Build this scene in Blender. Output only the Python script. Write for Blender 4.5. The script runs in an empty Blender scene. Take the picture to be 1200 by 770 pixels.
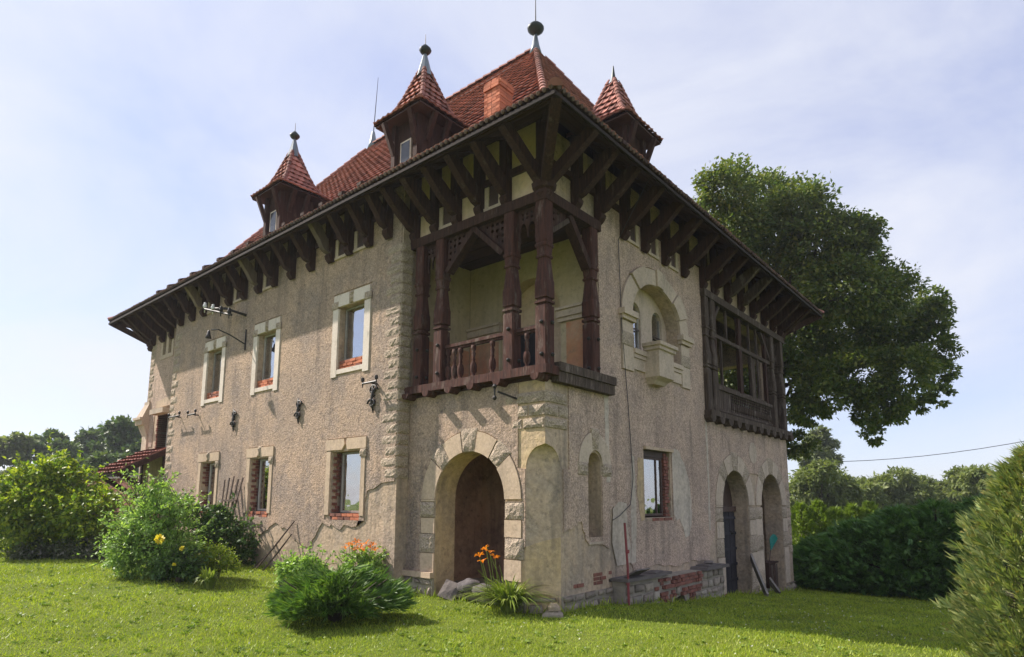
import bpy, bmesh, math, random
import numpy as np
from mathutils import Vector, Matrix
from mathutils.geometry import tessellate_polygon

random.seed(7)
rng = np.random.default_rng(11)
sc = bpy.context.scene
COL = sc.collection

# ------------------------------------------------------------------ camera
YAW, PITCH, ROLL = math.radians(40.23), math.radians(8.35), math.radians(0.18)
FPX, CX, CY = 727.0, 600.0, 481.0
CAMP = np.array([6.012, -7.9386, 1.75])
_F = np.array([-math.sin(YAW), math.cos(YAW), 0]); _R = np.array([math.cos(YAW), math.sin(YAW), 0]); _U = np.array([0, 0, 1.0])
CF = _F * math.cos(PITCH) + _U * math.sin(PITCH)
_U2 = -_F * math.sin(PITCH) + _U * math.cos(PITCH)
CR = _R * math.cos(ROLL) + _U2 * math.sin(ROLL)
CU = -_R * math.sin(ROLL) + _U2 * math.cos(ROLL)
cam = bpy.data.cameras.new('camera'); camo = bpy.data.objects.new('camera', cam); COL.objects.link(camo)
cam.sensor_fit = 'HORIZONTAL'; cam.sensor_width = 36.0; cam.lens = FPX / 1200 * 36.0
cam.shift_y = (CY - 385.0) / 1200.0
cam.clip_end = 3000; cam.clip_start = 0.05
camo.matrix_world = Matrix(((CR[0], CU[0], -CF[0], CAMP[0]), (CR[1], CU[1], -CF[1], CAMP[1]), (CR[2], CU[2], -CF[2], CAMP[2]), (0, 0, 0, 1)))
sc.camera = camo

# ------------------------------------------------------------------ sky, sun, exposure
SUN_AZ, SUN_EL = math.radians(19.5), math.radians(42.0)     # light travels towards +X, a little +Y
to_sun = Vector((-math.cos(SUN_AZ) * math.cos(SUN_EL), -math.sin(SUN_AZ) * math.cos(SUN_EL), math.sin(SUN_EL)))
world = bpy.data.worlds.new('World'); sc.world = world; world.use_nodes = True
wn, wl = world.node_tree.nodes, world.node_tree.links
wn.clear()
out = wn.new('ShaderNodeOutputWorld'); bg = wn.new('ShaderNodeBackground'); bg.inputs['Strength'].default_value = 0.107
sky = wn.new('ShaderNodeTexSky'); sky.sky_type = 'NISHITA'; sky.sun_disc = False
sky.sun_elevation = SUN_EL; sky.sun_rotation = math.atan2(to_sun.x, to_sun.y) % (2 * math.pi)
sky.air_density = 1.0; sky.dust_density = 0.7; sky.ozone_density = 2.6; sky.altitude = 300
tc = wn.new('ShaderNodeTexCoord')
mp_ = wn.new('ShaderNodeMapping'); mp_.inputs['Scale'].default_value = (1.0, 1.0, 2.3); mp_.inputs['Location'].default_value = (0.35, 0.9, 0.2)
nz = wn.new('ShaderNodeTexNoise'); nz.inputs['Scale'].default_value = 1.5; nz.inputs['Detail'].default_value = 9; nz.inputs['Roughness'].default_value = 0.58
nz.inputs['Distortion'].default_value = 0.5
rp = wn.new('ShaderNodeValToRGB'); rp.color_ramp.elements[0].position = 0.34; rp.color_ramp.elements[1].position = 0.68
rp.color_ramp.elements[0].color = (0.05, 0.05, 0.05, 1); rp.color_ramp.elements[1].color = (0.92, 0.92, 0.92, 1)
mx = wn.new('ShaderNodeMix'); mx.data_type = 'RGBA'; mx.inputs['B'].default_value = (3.75, 3.85, 4.2, 1)
veil = wn.new('ShaderNodeMix'); veil.data_type = 'RGBA'; veil.inputs['Factor'].default_value = 0.62; veil.inputs['B'].default_value = (2.6, 2.68, 3.7, 1)
wl.new(tc.outputs['Generated'], mp_.inputs['Vector']); wl.new(mp_.outputs['Vector'], nz.inputs['Vector'])
wl.new(nz.outputs['Fac'], rp.inputs['Fac']); wl.new(rp.outputs['Color'], mx.inputs['Factor'])
wl.new(sky.outputs['Color'], veil.inputs['A']); wl.new(veil.outputs['Result'], mx.inputs['A']); wl.new(mx.outputs['Result'], bg.inputs['Color']); wl.new(bg.outputs[0], out.inputs[0])
sun = bpy.data.lights.new('sun', 'SUN'); sun.energy = 3.9; sun.angle = math.radians(0.8); sun.color = (1.0, 0.915, 0.83)
suno = bpy.data.objects.new('sun', sun); COL.objects.link(suno)
suno.rotation_euler = (-to_sun).to_track_quat('-Z', 'Y').to_euler(); suno.location = (-20, -10, 30)
sc.view_settings.view_transform = 'Standard'; sc.view_settings.look = 'None'; sc.view_settings.gamma = 1.0
sc.view_settings.use_curve_mapping = False
sc.view_settings.exposure = 1.16
sc.render.engine = 'CYCLES'
sc.cycles.max_bounces = 6; sc.cycles.transparent_max_bounces = 8

# ------------------------------------------------------------------ ground height
def sst(t):
    t = np.clip(t, 0, 1); return t * t * (3 - 2 * t)
def gz(x, y):
    x = np.asarray(x, float); y = np.asarray(y, float)
    a = 0.24 * sst((-x - 0.5) / 7.0)
    b = -0.08 * np.clip(np.minimum(y, 13.0) - 1.2, 0, None) * sst((x + 6.0) / 5.0)
    c = 0.03 * np.sin(x * 1.3 + y * 0.7) * np.sin(y * 0.9 - x * 0.4)
    return a + b + c * 0.6
def pix(px, py, t):
    """world point seen at photo pixel (px, py), t metres deep"""
    d = CF + CR * (px - CX) / FPX - CU * (py - CY) / FPX
    return CAMP + d * t
def gpt(px, py):
    d = CF + CR * (px - CX) / FPX - CU * (py - CY) / FPX
    z = 0.0
    for _ in range(12):
        t = (z - CAMP[2]) / d[2]; p = CAMP + d * t; z = float(gz(p[0], p[1]))
    return p
def gdist(px, t):
    """ground point t metres deep in photo column px"""
    d = CF + CR * (px - CX) / FPX - CU * (590 - CY) / FPX
    p = CAMP + d * t; return np.array([p[0], p[1], float(gz(p[0], p[1]))])

# ------------------------------------------------------------------ materials
def nd(nt, typ, **kw):
    n = nt.nodes.new(typ)
    for k, v in kw.items():
        if hasattr(n, k): setattr(n, k, v)
    return n
def c4(c): return (c[0], c[1], c[2], 1.0)
def base_mat(name):
    m = bpy.data.materials.new(name); m.use_nodes = True
    nt = m.node_tree; b = nt.nodes['Principled BSDF']
    return m, nt, b
def coords(nt, rnd=True):
    t = nd(nt, 'ShaderNodeTexCoord')
    if not rnd: return t.outputs['Object']
    oi = nd(nt, 'ShaderNodeObjectInfo'); va = nd(nt, 'ShaderNodeVectorMath', operation='ADD')
    mu = nd(nt, 'ShaderNodeMath', operation='MULTIPLY'); mu.inputs[1].default_value = 37.0
    nt.links.new(oi.outputs['Random'], mu.inputs[0]); nt.links.new(t.outputs['Object'], va.inputs[0]); nt.links.new(mu.outputs[0], va.inputs[1])
    return va.outputs[0]
def noise(nt, co, scale, detail=4, rough=0.6, stretch=None):
    if stretch:
        mp = nd(nt, 'ShaderNodeMapping'); mp.inputs['Scale'].default_value = stretch; nt.links.new(co, mp.inputs['Vector']); co = mp.outputs['Vector']
    n = nd(nt, 'ShaderNodeTexNoise'); n.inputs['Scale'].default_value = scale; n.inputs['Detail'].default_value = detail; n.inputs['Roughness'].default_value = rough
    nt.links.new(co, n.inputs['Vector']); return n.outputs['Fac']
def ramp(nt, fac, stops):
    r = nd(nt, 'ShaderNodeValToRGB'); e = r.color_ramp.elements
    while len(e) < len(stops): e.new(0.5)
    for i, (p, c) in enumerate(stops):
        e[i].position = p; e[i].color = c4(c) if not isinstance(c, (int, float)) else (c, c, c, 1)
    nt.links.new(fac, r.inputs['Fac']); return r.outputs['Color']
def mixc(nt, fac, a, b, mode='MIX'):
    m = nd(nt, 'ShaderNodeMix', data_type='RGBA', blend_type=mode)
    for s, v in (('Factor', fac), ('A', a), ('B', b)):
        if isinstance(v, (int, float)): m.inputs[s].default_value = v
        elif isinstance(v, tuple): m.inputs[s].default_value = c4(v)
        else: nt.links.new(v, m.inputs[s])
    return m.outputs['Result']
def bump(nt, b, h, dist, strength=1.0):
    bp = nd(nt, 'ShaderNodeBump'); bp.inputs['Distance'].default_value = dist; bp.inputs['Strength'].default_value = strength
    nt.links.new(h, bp.inputs['Height']); nt.links.new(bp.outputs['Normal'], b.inputs['Normal'])
def island(nt):
    return nd(nt, 'ShaderNodeNewGeometry').outputs['Random Per Island']

def m_plaster(name, c1, c2, grey, grain, gscale, bdist, stain=0.5, streak=True):
    m, nt, b = base_mat(name); co = coords(nt, False)
    big = noise(nt, co, 0.55, 7, 0.65)
    col = mixc(nt, ramp(nt, big, [(0.38, 0.0), (0.60, 1.0)]), c1, c2)
    med = noise(nt, co, 1.7, 8, 0.72)
    col = mixc(nt, ramp(nt, med, [(0.45, 0.0), (0.60, stain)]), col, grey)
    lt = noise(nt, co, 3.4, 8, 0.75)
    col = mixc(nt, ramp(nt, lt, [(0.55, 0.0), (0.63, stain * .6)]), col, tuple(min(.8, x * 1.22) for x in c1))
    gr = noise(nt, co, 6.5, 6, 0.7)
    col = mixc(nt, ramp(nt, gr, [(0.55, 0.0), (0.68, stain * .9)]), col, tuple(x * 0.55 for x in grey))
    if streak:
        st = noise(nt, co, 3.0, 4, 0.6, (1.0, 1.0, 0.12))
        col = mixc(nt, ramp(nt, st, [(0.52, 0.0), (0.68, stain * 0.8)]), col, tuple(x * 0.62 for x in grey))
    fine = noise(nt, co, gscale, 3, 0.7)
    col = mixc(nt, grain, col, ramp(nt, fine, [(0.33, 0.12), (0.5, 0.52), (0.68, 0.95)]), 'OVERLAY')
    nt.links.new(col, b.inputs['Base Color']); b.inputs['Roughness'].default_value = 0.95
    b.inputs['Specular IOR Level'].default_value = 0.113
    f2 = noise(nt, co, gscale * 0.45, 5, 0.7)
    h = nd(nt, 'ShaderNodeMath', operation='ADD'); nt.links.new(fine, h.inputs[0]); nt.links.new(f2, h.inputs[1])
    bump(nt, b, h.outputs[0], bdist)
    return m
def m_simple(name, c1, c2, scale=3.0, rough=0.85, bd=0.004, bs=25.0, stretch=None, isl=False, metal=0.0, spec=0.3, rnd=True):
    m, nt, b = base_mat(name); co = coords(nt, rnd)
    f = noise(nt, co, scale, 6, 0.65, stretch)
    col = mixc(nt, ramp(nt, f, [(0.35, 0.0), (0.68, 1.0)]), c1, c2)
    if isl:
        oi = island(nt)
        col = mixc(nt, 0.75, col, ramp(nt, oi, [(0.0, 0.16), (0.15, 0.40), (0.6, 0.52), (1.0, 0.72)]), 'OVERLAY')
    if rnd:
        oi = nd(nt, 'ShaderNodeObjectInfo'); col = mixc(nt, 0.55, col, ramp(nt, oi.outputs['Random'], [(0.0, 0.26), (0.5, 0.5), (1.0, 0.70)]), 'OVERLAY')
    nt.links.new(col, b.inputs['Base Color']); b.inputs['Roughness'].default_value = rough; b.inputs['Metallic'].default_value = metal
    b.inputs['Specular IOR Level'].default_value = spec
    if bd: bump(nt, b, noise(nt, co, bs, 5, 0.7, stretch), bd)
    return m
def m_wood(name, c1, c2, worn, thr):
    m, nt, b = base_mat(name); co = coords(nt, True)
    f = noise(nt, co, 3.0, 7, 0.7, (7, 7, 0.7))
    col = mixc(nt, ramp(nt, f, [(0.34, 0.0), (0.62, 1.0)]), c2, c1)
    w_ = noise(nt, co, 2.2, 7, 0.7, (3, 3, 0.9))
    col = mixc(nt, ramp(nt, w_, [(thr, 0.0), (thr + .14, 0.85)]), col, worn)
    cr_ = noise(nt, co, 9.0, 3, 0.6, (9, 9, 0.35))
    col = mixc(nt, ramp(nt, cr_, [(0.28, 0.85), (0.40, 0.0)]), col, (0.008, 0.006, 0.005))
    nt.links.new(col, b.inputs['Base Color']); b.inputs['Roughness'].default_value = 0.85; b.inputs['Specular IOR Level'].default_value = 0.2
    h = nd(nt, 'ShaderNodeMath', operation='ADD'); nt.links.new(cr_, h.inputs[0]); nt.links.new(f, h.inputs[1])
    bump(nt, b, h.outputs[0], 0.02); return m
def m_leaf(name, stops, trans=0.35, rough=0.5):
    m, nt, b = base_mat(name)
    r = island(nt); co = coords(nt, False)
    col = ramp(nt, r, [(i / (len(stops) - 1), c) for i, c in enumerate(stops)])
    pn = noise(nt, co, 0.9, 3)
    col = mixc(nt, 0.5, col, ramp(nt, pn, [(0.3, 0.3), (0.7, 0.68)]), 'OVERLAY')
    nt.links.new(col, b.inputs['Base Color']); b.inputs['Roughness'].default_value = rough; b.inputs['Specular IOR Level'].default_value = 0.3
    tr = nd(nt, 'ShaderNodeBsdfTranslucent'); br = mixc(nt, 1.0, col, (1.25, 1.35, 0.6), 'MULTIPLY'); nt.links.new(br, tr.inputs['Color'])
    ms = nd(nt, 'ShaderNodeMixShader'); ms.inputs['Fac'].default_value = trans
    nt.links.new(b.outputs[0], ms.inputs[1]); nt.links.new(tr.outputs[0], ms.inputs[2])
    nt.links.new(ms.outputs[0], nt.nodes['Material Output'].inputs['Surface'])
    return m
def m_glass(name):
    m, nt, b = base_mat(name)
    nt.nodes.remove(b)
    g = nd(nt, 'ShaderNodeBsdfGlossy'); g.inputs['Roughness'].default_value = 0.02; g.inputs['Color'].default_value = (0.95, 0.97, 1, 1)
    t = nd(nt, 'ShaderNodeBsdfTransparent'); t.inputs['Color'].default_value = (0.80, 0.84, 0.84, 1)
    fr = nd(nt, 'ShaderNodeFresnel'); fr.inputs['IOR'].default_value = 2.5
    bp = nd(nt, 'ShaderNodeBump'); bp.inputs['Distance'].default_value = 0.01
    nt.links.new(noise(nt, coords(nt), 1.6, 2), bp.inputs['Height']); nt.links.new(bp.outputs[0], g.inputs['Normal'])
    ma = nd(nt, 'ShaderNodeMath', operation='MULTIPLY_ADD'); ma.inputs[1].default_value = 0.65; ma.inputs[2].default_value = 0.33; nt.links.new(fr.outputs[0], ma.inputs[0])
    ms = nd(nt, 'ShaderNodeMixShader'); nt.links.new(ma.outputs[0], ms.inputs[0]); nt.links.new(t.outputs[0], ms.inputs[1]); nt.links.new(g.outputs[0], ms.inputs[2])
    nt.links.new(ms.outputs[0], nt.nodes['Material Output'].inputs['Surface']); return m

M = {}
M['rough'] = m_plaster('roughcast', (0.50, 0.36, 0.255), (0.395, 0.295, 0.222), (0.295, 0.238, 0.20), 0.42, 30, 0.026, 0.8)
M['roughgrey'] = m_plaster('grey_roughcast', (0.56, 0.415, 0.32), (0.48, 0.355, 0.275), (0.355, 0.275, 0.228), 0.50, 34, 0.022, 0.7)
M['smooth'] = m_plaster('bare_render', (0.52, 0.395, 0.28), (0.45, 0.34, 0.24), (0.32, 0.265, 0.215), 0.22, 14, 0.014, 0.75)
M['yellow'] = m_plaster('yellow_render', (0.56, 0.42, 0.25), (0.49, 0.36, 0.21), (0.35, 0.275, 0.195), 0.22, 12, 0.014, 0.7)
M['cream'] = m_plaster('cream_infill', (0.72, 0.55, 0.39), (0.63, 0.47, 0.325), (0.46, 0.38, 0.27), 0.12, 10, 0.006, 0.4)
M['inner'] = m_plaster('loggia_plaster', (0.56, 0.465, 0.30), (0.50, 0.40, 0.25), (0.40, 0.33, 0.235), 0.10, 8, 0.005, 0.5)
M['pink'] = m_plaster('faded_red_paint', (0.50, 0.20, 0.115), (0.54, 0.29, 0.15), (0.52, 0.40, 0.27), 0.10, 8, 0.004, 0.6)
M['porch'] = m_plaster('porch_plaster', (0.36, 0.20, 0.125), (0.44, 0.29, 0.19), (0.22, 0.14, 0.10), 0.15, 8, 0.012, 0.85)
M['trim'] = m_plaster('pale_trim', (0.57, 0.46, 0.355), (0.50, 0.40, 0.305), (0.39, 0.32, 0.26), 0.15, 20, 0.004, 0.45)
M['trimlow'] = m_plaster('peach_trim', (0.58, 0.445, 0.32), (0.52, 0.395, 0.275), (0.40, 0.315, 0.24), 0.15, 20, 0.004, 0.45)
M['white'] = m_plaster('white_trim', (0.72, 0.635, 0.55), (0.65, 0.56, 0.47), (0.52, 0.445, 0.37), 0.12, 20, 0.004, 0.4)
M['scar'] = m_plaster('pale_patch', (0.56, 0.475, 0.385), (0.50, 0.42, 0.335), (0.40, 0.345, 0.29), 0.2, 12, 0.006, 0.6)
M['block'] = m_plaster('rock_faced_block', (0.49, 0.395, 0.295), (0.43, 0.345, 0.26), (0.32, 0.265, 0.21), 0.5, 34, 0.035, 0.5, False)
M['stone'] = m_simple('rubble_stone', (0.44, 0.365, 0.285), (0.23, 0.195, 0.16), 3.0, 0.95, 0.05, 18)
M['mortar'] = m_simple('old_mortar', (0.38, 0.33, 0.26), (0.28, 0.245, 0.20), 5.0, 0.95, 0.02, 30)
M['slab'] = m_simple('slab_stone', (0.17, 0.145, 0.13), (0.11, 0.095, 0.09), 3.0, 0.9, 0.008, 20)
M['brick'] = m_simple('brick', (0.27, 0.105, 0.075), (0.165, 0.078, 0.06), 6.0, 0.92, 0.008, 40, isl=False)
M['brickp'] = m_simple('bright_brick', (0.56, 0.20, 0.105), (0.44, 0.145, 0.08), 6.0, 0.92, 0.008, 40)
M['tile'] = m_simple('roof_tile', (0.40, 0.175, 0.135), (0.25, 0.11, 0.088), 2.2, 0.85, 0.004, 30, isl=True)
M['tiledark'] = m_simple('weathered_tile', (0.145, 0.085, 0.065), (0.10, 0.075, 0.06), 2.0, 0.8, 0.004, 30, isl=True)
M['wood'] = m_wood('dark_red_timber', (0.074, 0.037, 0.026), (0.033, 0.018, 0.014), (0.145, 0.108, 0.085), .58)
M['woodred'] = m_wood('flaking_red_timber', (0.105, 0.044, 0.032), (0.044, 0.022, 0.018), (0.19, 0.145, 0.12), .54)
M['woodgrey'] = m_wood('weathered_grey_timber', (0.115, 0.082, 0.062), (0.05, 0.036, 0.029), (0.23, 0.185, 0.155), .54)
M['fascia'] = m_simple('dark_fascia', (0.035, 0.022, 0.018), (0.022, 0.016, 0.014), 3.0, 0.9, 0.003, 12)
M['soffit'] = m_simple('soffit_boards', (0.075, 0.038, 0.029), (0.042, 0.023, 0.019), 2.0, 0.85, 0.006, 10)
M['pale_wood'] = m_simple('pale_new_timber', (0.20, 0.15, 0.115), (0.13, 0.095, 0.075), 3.0, 0.8, 0.005, 16, (5, 5, 0.6))
M['doorwood'] = m_simple('black_door_boards', (0.040, 0.036, 0.042), (0.025, 0.023, 0.028), 3.0, 0.75, 0.006, 16, (6, 6, 0.6))
M['frame'] = m_simple('window_frame_paint', (0.42, 0.40, 0.36), (0.30, 0.28, 0.25), 6.0, 0.6, 0.002, 30)
M['framedark'] = m_simple('dark_window_frame', (0.085, 0.050, 0.038), (0.055, 0.036, 0.03), 6.0, 0.6, 0.002, 30)
M['curtain'] = m_simple('net_curtain', (0.85, 0.85, 0.85), (0.76, 0.76, 0.78), 5.0, 0.95, 0.02, 6, (8, 8, 0.1))
M['dark'] = m_simple('painted_shade', (0.035, 0.03, 0.028), (0.02, 0.018, 0.018), 2.0, 0.95, 0.0)  # near-black colour holds the shade of unlit rooms and hollows
M['iron'] = m_simple('black_iron', (0.018, 0.017, 0.017), (0.03, 0.024, 0.02), 8.0, 0.55, 0.002, 40, spec=0.4)
M['zinc'] = m_simple('grey_zinc', (0.22, 0.25, 0.27), (0.15, 0.17, 0.185), 5.0, 0.45, 0.003, 20, metal=0.5)
M['copper'] = m_simple('dark_verdigris', (0.04, 0.05, 0.048), (0.025, 0.03, 0.03), 5.0, 0.5, 0.003, 20, metal=0.3)
M['porcelain'] = m_simple('white_porcelain', (0.8, 0.8, 0.78), (0.7, 0.7, 0.68), 5.0, 0.25, 0.0)
M['redpipe'] = m_simple('red_paint', (0.28, 0.055, 0.06), (0.18, 0.05, 0.05), 7.0, 0.6, 0.003, 30)
M['teal'] = m_simple('teal_plastic', (0.03, 0.28, 0.23), (0.025, 0.22, 0.19), 5.0, 0.45, 0.0)
M['bag'] = m_simple('grey_sacking', (0.13, 0.115, 0.115), (0.07, 0.062, 0.062), 4.0, 0.85, 0.02, 10)
M['wire'] = m_simple('wire', (0.05, 0.05, 0.055), (0.04, 0.04, 0.04), 2.0, 0.6, 0.0)
M['bark'] = m_simple('bark', (0.085, 0.065, 0.05), (0.05, 0.04, 0.032), 4.0, 0.95, 0.03, 10, (3, 3, 0.7))
M['stick'] = m_simple('garden_stick', (0.11, 0.075, 0.055), (0.065, 0.048, 0.04), 4.0, 0.9, 0.01, 14)
M['plank'] = m_simple('grey_plank', (0.30, 0.27, 0.24), (0.20, 0.18, 0.16), 4.0, 0.9, 0.006, 14)
M['darkpane'] = m_simple('dark_pane', (0.03, 0.035, 0.045), (0.05, 0.055, 0.065), 3.0, 0.12, 0.0, spec=0.5)
M['glass'] = m_glass('window_glass')

# ------------------------------------------------------------------ mesh helpers
def LP(c):                       # facade facing -Y at y = c ; (u, v, d) -> world, d outwards
    return lambda u, v, d: (u, c - d, v)
def RP(c):                       # facade facing +X at x = c
    return lambda u, v, d: (c + d, u, v)
class MB:
    def __init__(self): self.v = []; self.f = []
    def add(self, vs, fs):
        o = len(self.v); self.v += [tuple(map(float, p)) for p in vs]; self.f += [tuple(o + i for i in f) for f in fs]; return self
    def hexa(self, p):           # 8 corner points, bottom 0-3, top 4-7
        return self.add(p, [(0, 3, 2, 1), (4, 5, 6, 7), (0, 1, 5, 4), (1, 2, 6, 5), (2, 3, 7, 6), (3, 0, 4, 7)])
    def box(self, x0, x1, y0, y1, z0, z1):
        return self.hexa([(x0, y0, z0), (x1, y0, z0), (x1, y1, z0), (x0, y1, z0), (x0, y0, z1), (x1, y0, z1), (x1, y1, z1), (x0, y1, z1)])
    def pbox(self, mp, u0, u1, v0, v1, d0, d1):
        return self.hexa([mp(u0, v0, d0), mp(u1, v0, d0), mp(u1, v0, d1), mp(u0, v0, d1), mp(u0, v1, d0), mp(u1, v1, d0), mp(u1, v1, d1), mp(u0, v1, d1)])
    def bar(self, a, b, w, h, up=(0, 0, 1)):
        a, b = Vector(a), Vector(b); t = (b - a).normalized(); s = t.cross(Vector(up))
        if s.length < 1e-4: s = t.cross(Vector((1, 0, 0)))
        s.normalize(); n = s.cross(t)
        c = [(-1, -1), (1, -1), (1, 1), (-1, 1)]
        return self.hexa([a + s * i * w / 2 + n * j * h / 2 for i, j in c] + [b + s * i * w / 2 + n * j * h / 2 for i, j in c])
    def tube(self, pts, rad, n=6, cap=True):
        pts = [Vector(p) for p in pts]; k = len(pts)
        if not hasattr(rad, '__len__'): rad = [rad] * k
        ref = Vector((0, 0, 1)); vs = []; prev = None
        for i, p in enumerate(pts):
            t = (pts[min(i + 1, k - 1)] - pts[max(i - 1, 0)]).normalized()
            if prev is None:
                s = t.cross(ref)
                if s.length < 0.1: s = t.cross(Vector((1, 0, 0)))
            else: s = prev - t * prev.dot(t)
            s.normalize(); prev = s; q = t.cross(s)
            for j in range(n):
                a = 2 * math.pi * j / n; vs.append(p + (s * math.cos(a) + q * math.sin(a)) * rad[i])
        fs = [(i * n + j, i * n + (j + 1) % n, (i + 1) * n + (j + 1) % n, (i + 1) * n + j) for i in range(k - 1) for j in range(n)]
        if cap: fs += [tuple(range(n - 1, -1, -1)), tuple((k - 1) * n + j for j in range(n))]
        return self.add(vs, fs)
    def lathe(self, prof, o=(0, 0, 0), n=12, ax=None):
        """prof [(r, h)], about +Z at o, or along the axis ax"""
        o = Vector(o); A = Vector(ax).normalized() if ax else Vector((0, 0, 1))
        S = A.orthogonal().normalized(); T = A.cross(S)
        vs = [o + A * h + (S * math.cos(2 * math.pi * j / n) + T * math.sin(2 * math.pi * j / n)) * r for r, h in prof for j in range(n)]
        k = len(prof)
        fs = [(i * n + j, i * n + (j + 1) % n, (i + 1) * n + (j + 1) % n, (i + 1) * n + j) for i in range(k - 1) for j in range(n)]
        fs += [tuple(range(n - 1, -1, -1)), tuple((k - 1) * n + j for j in range(n))]
        return self.add(vs, fs)
    def prism(self, loops, mp, d0, d1):
        if not isinstance(loops[0][0], (list, tuple)): loops = [loops]
        flat = [p for l in loops for p in l]; n = len(flat)
        tri = tessellate_polygon([[Vector((p[0], p[1], 0)) for p in l] for l in loops])
        vs = [mp(p[0], p[1], d1) for p in flat] + [mp(p[0], p[1], d0) for p in flat]
        fs = [tuple(t) for t in tri] + [(t[2] + n, t[1] + n, t[0] + n) for t in tri]
        o = 0
        for l in loops:
            k = len(l)
            fs += [(o + i, o + (i + 1) % k, o + (i + 1) % k + n, o + i + n) for i in range(k)]; o += k
        return self.add(vs, fs)
    def rquad(self, mp, cs, d0, d1, nx=4, ny=3, jit=0.35, inset=0.10):
        """rock-faced block on quad cs (four (u, v)), back at d0, lumpy face near d1"""
        def bl(s, t):
            return tuple((1 - s) * (1 - t) * cs[0][i] + s * (1 - t) * cs[1][i] + s * t * cs[2][i] + (1 - s) * t * cs[3][i] for i in (0, 1))
        vs = []; dd = d1 - d0
        for j in range(ny + 1):
            for i in range(nx + 1):
                e = i in (0, nx) or j in (0, ny)
                s = i / nx; t = j / ny
                if not e:
                    s += random.uniform(-.2, .2) / nx; t += random.uniform(-.2, .2) / ny
                s = inset / 2 + s * (1 - inset); t = inset / 2 + t * (1 - inset)
                u, v = bl(s, t); d = d0 + dd * (0.45 if e else 1 - random.random() * jit)
                vs.append(mp(u, v, d))
        W = nx + 1
        fs = [(j * W + i, j * W + i + 1, (j + 1) * W + i + 1, (j + 1) * W + i) for j in range(ny) for i in range(nx)]
        ring = [i for i in range(W)] + [j * W + nx for j in range(1, ny + 1)] + [ny * W + i for i in range(nx - 1, -1, -1)] + [j * W for j in range(ny - 1, 0, -1)]
        o = len(vs)
        for r in ring:
            j, i = divmod(r, W); u, v = bl(i / nx, j / ny); vs.append(mp(u, v, d0))
        k = len(ring)
        fs += [(ring[a], ring[(a + 1) % k], o + (a + 1) % k, o + a) for a in range(k)]
        fs.append(tuple(o + a for a in range(k)))
        return self.add(vs, fs)
    def mesh(self, name, recalc=True):
        me = bpy.data.meshes.new(name); me.from_pydata(self.v, [], self.f)
        if recalc:
            bm = bmesh.new(); bm.from_mesh(me); bmesh.ops.recalc_face_normals(bm, faces=bm.faces); bm.to_mesh(me); bm.free()
        me.update(); return me
    def build(self, name, mat, parent=None, recalc=True, smooth=False):
        me = self.mesh(name, recalc); me.materials.append(M[mat] if isinstance(mat, str) else mat)
        if smooth: me.polygons.foreach_set('use_smooth', [True] * len(me.polygons))
        return link(name, me, parent)
def link(name, me, parent=None, loc=None, rz=0.0):
    o = bpy.data.objects.new(name, me); COL.objects.link(o)
    if parent is not None: o.parent = parent
    if loc is not None: o.location = loc
    if rz: o.rotation_euler = (0, 0, rz)
    return o
def tag(o, label=None, cat=None, group=None, kind=None):
    if label: o['label'] = label
    if cat: o['category'] = cat
    if group: o['group'] = group
    if kind: o['kind'] = kind
    return o
def thing(name, loc, label, cat, group=None):
    o = bpy.data.objects.new(name, None); COL.objects.link(o); o.location = loc; o.empty_display_size = 0.3
    return tag(o, label, cat, group)
def off(o, loc):                 # parts modelled in world space, parented to a thing standing at loc
    o.matrix_parent_inverse = Matrix.Translation(-Vector(loc)); return o
def arc(c, z, a, b, t0, t1, n):
    return [(c + a * math.cos(t0 + (t1 - t0) * i / n), z + b * math.sin(t0 + (t1 - t0) * i / n)) for i in range(n + 1)]
def jag(pts, amp, step=0.12):
    """irregular broken edge through pts"""
    o = []
    for (a, b) in zip(pts[:-1], pts[1:]):
        n = max(1, int(math.dist(a, b) / step))
        for i in range(n):
            t = i / n; k = 0 if i == 0 else amp
            o.append((a[0] + (b[0] - a[0]) * t + random.uniform(-k, k), a[1] + (b[1] - a[1]) * t + random.uniform(-k, k)))
    return o + [pts[-1]]

# ------------------------------------------------------------------ ground
def axis(lo, hi, c0, c1, fine, n):
    a = c0 - np.geomspace(fine, c0 - lo, n)[::-1]; b = c1 + np.geomspace(fine, hi - c1, n)
    return np.concatenate([a, np.arange(c0, c1 + 1e-6, fine), b])
gx = axis(-900, 900, -24, 10, 0.5, 26); gy = axis(-300, 1200, -12, 18, 0.5, 26)
X, Y = np.meshgrid(gx, gy); Z = gz(X, Y)
vs = np.stack([X.ravel(), Y.ravel(), Z.ravel()], 1); nx_, ny_ = len(gx), len(gy)
ii, jj = np.meshgrid(np.arange(nx_ - 1), np.arange(ny_ - 1)); a = (jj * nx_ + ii).ravel()
fs = np.stack([a, a + 1, a + nx_ + 1, a + nx_], 1)
me = bpy.data.meshes.new('lawn_ground'); me.from_pydata(vs.tolist(), [], fs.tolist())
me.polygons.foreach_set('use_smooth', [True] * len(me.polygons))
m, nt, b = base_mat('lawn_soil'); co = coords(nt, False)
col = mixc(nt, ramp(nt, noise(nt, co, 0.5, 4), [(0.35, 0.0), (0.65, 1.0)]), (0.105, 0.145, 0.022), (0.14, 0.17, 0.03))
col = mixc(nt, 0.5, col, ramp(nt, noise(nt, co, 30, 4), [(0.3, 0.25), (0.7, 0.75)]), 'OVERLAY')
nt.links.new(col, b.inputs['Base Color']); b.inputs['Roughness'].default_value = 1.0; b.inputs['Specular IOR Level'].default_value = 0.1
bump(nt, b, noise(nt, co, 40, 5), 0.03); me.materials.append(m)
tag(link('lawn', me), 'mown green lawn around the old manor house', None, None, 'structure')

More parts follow.
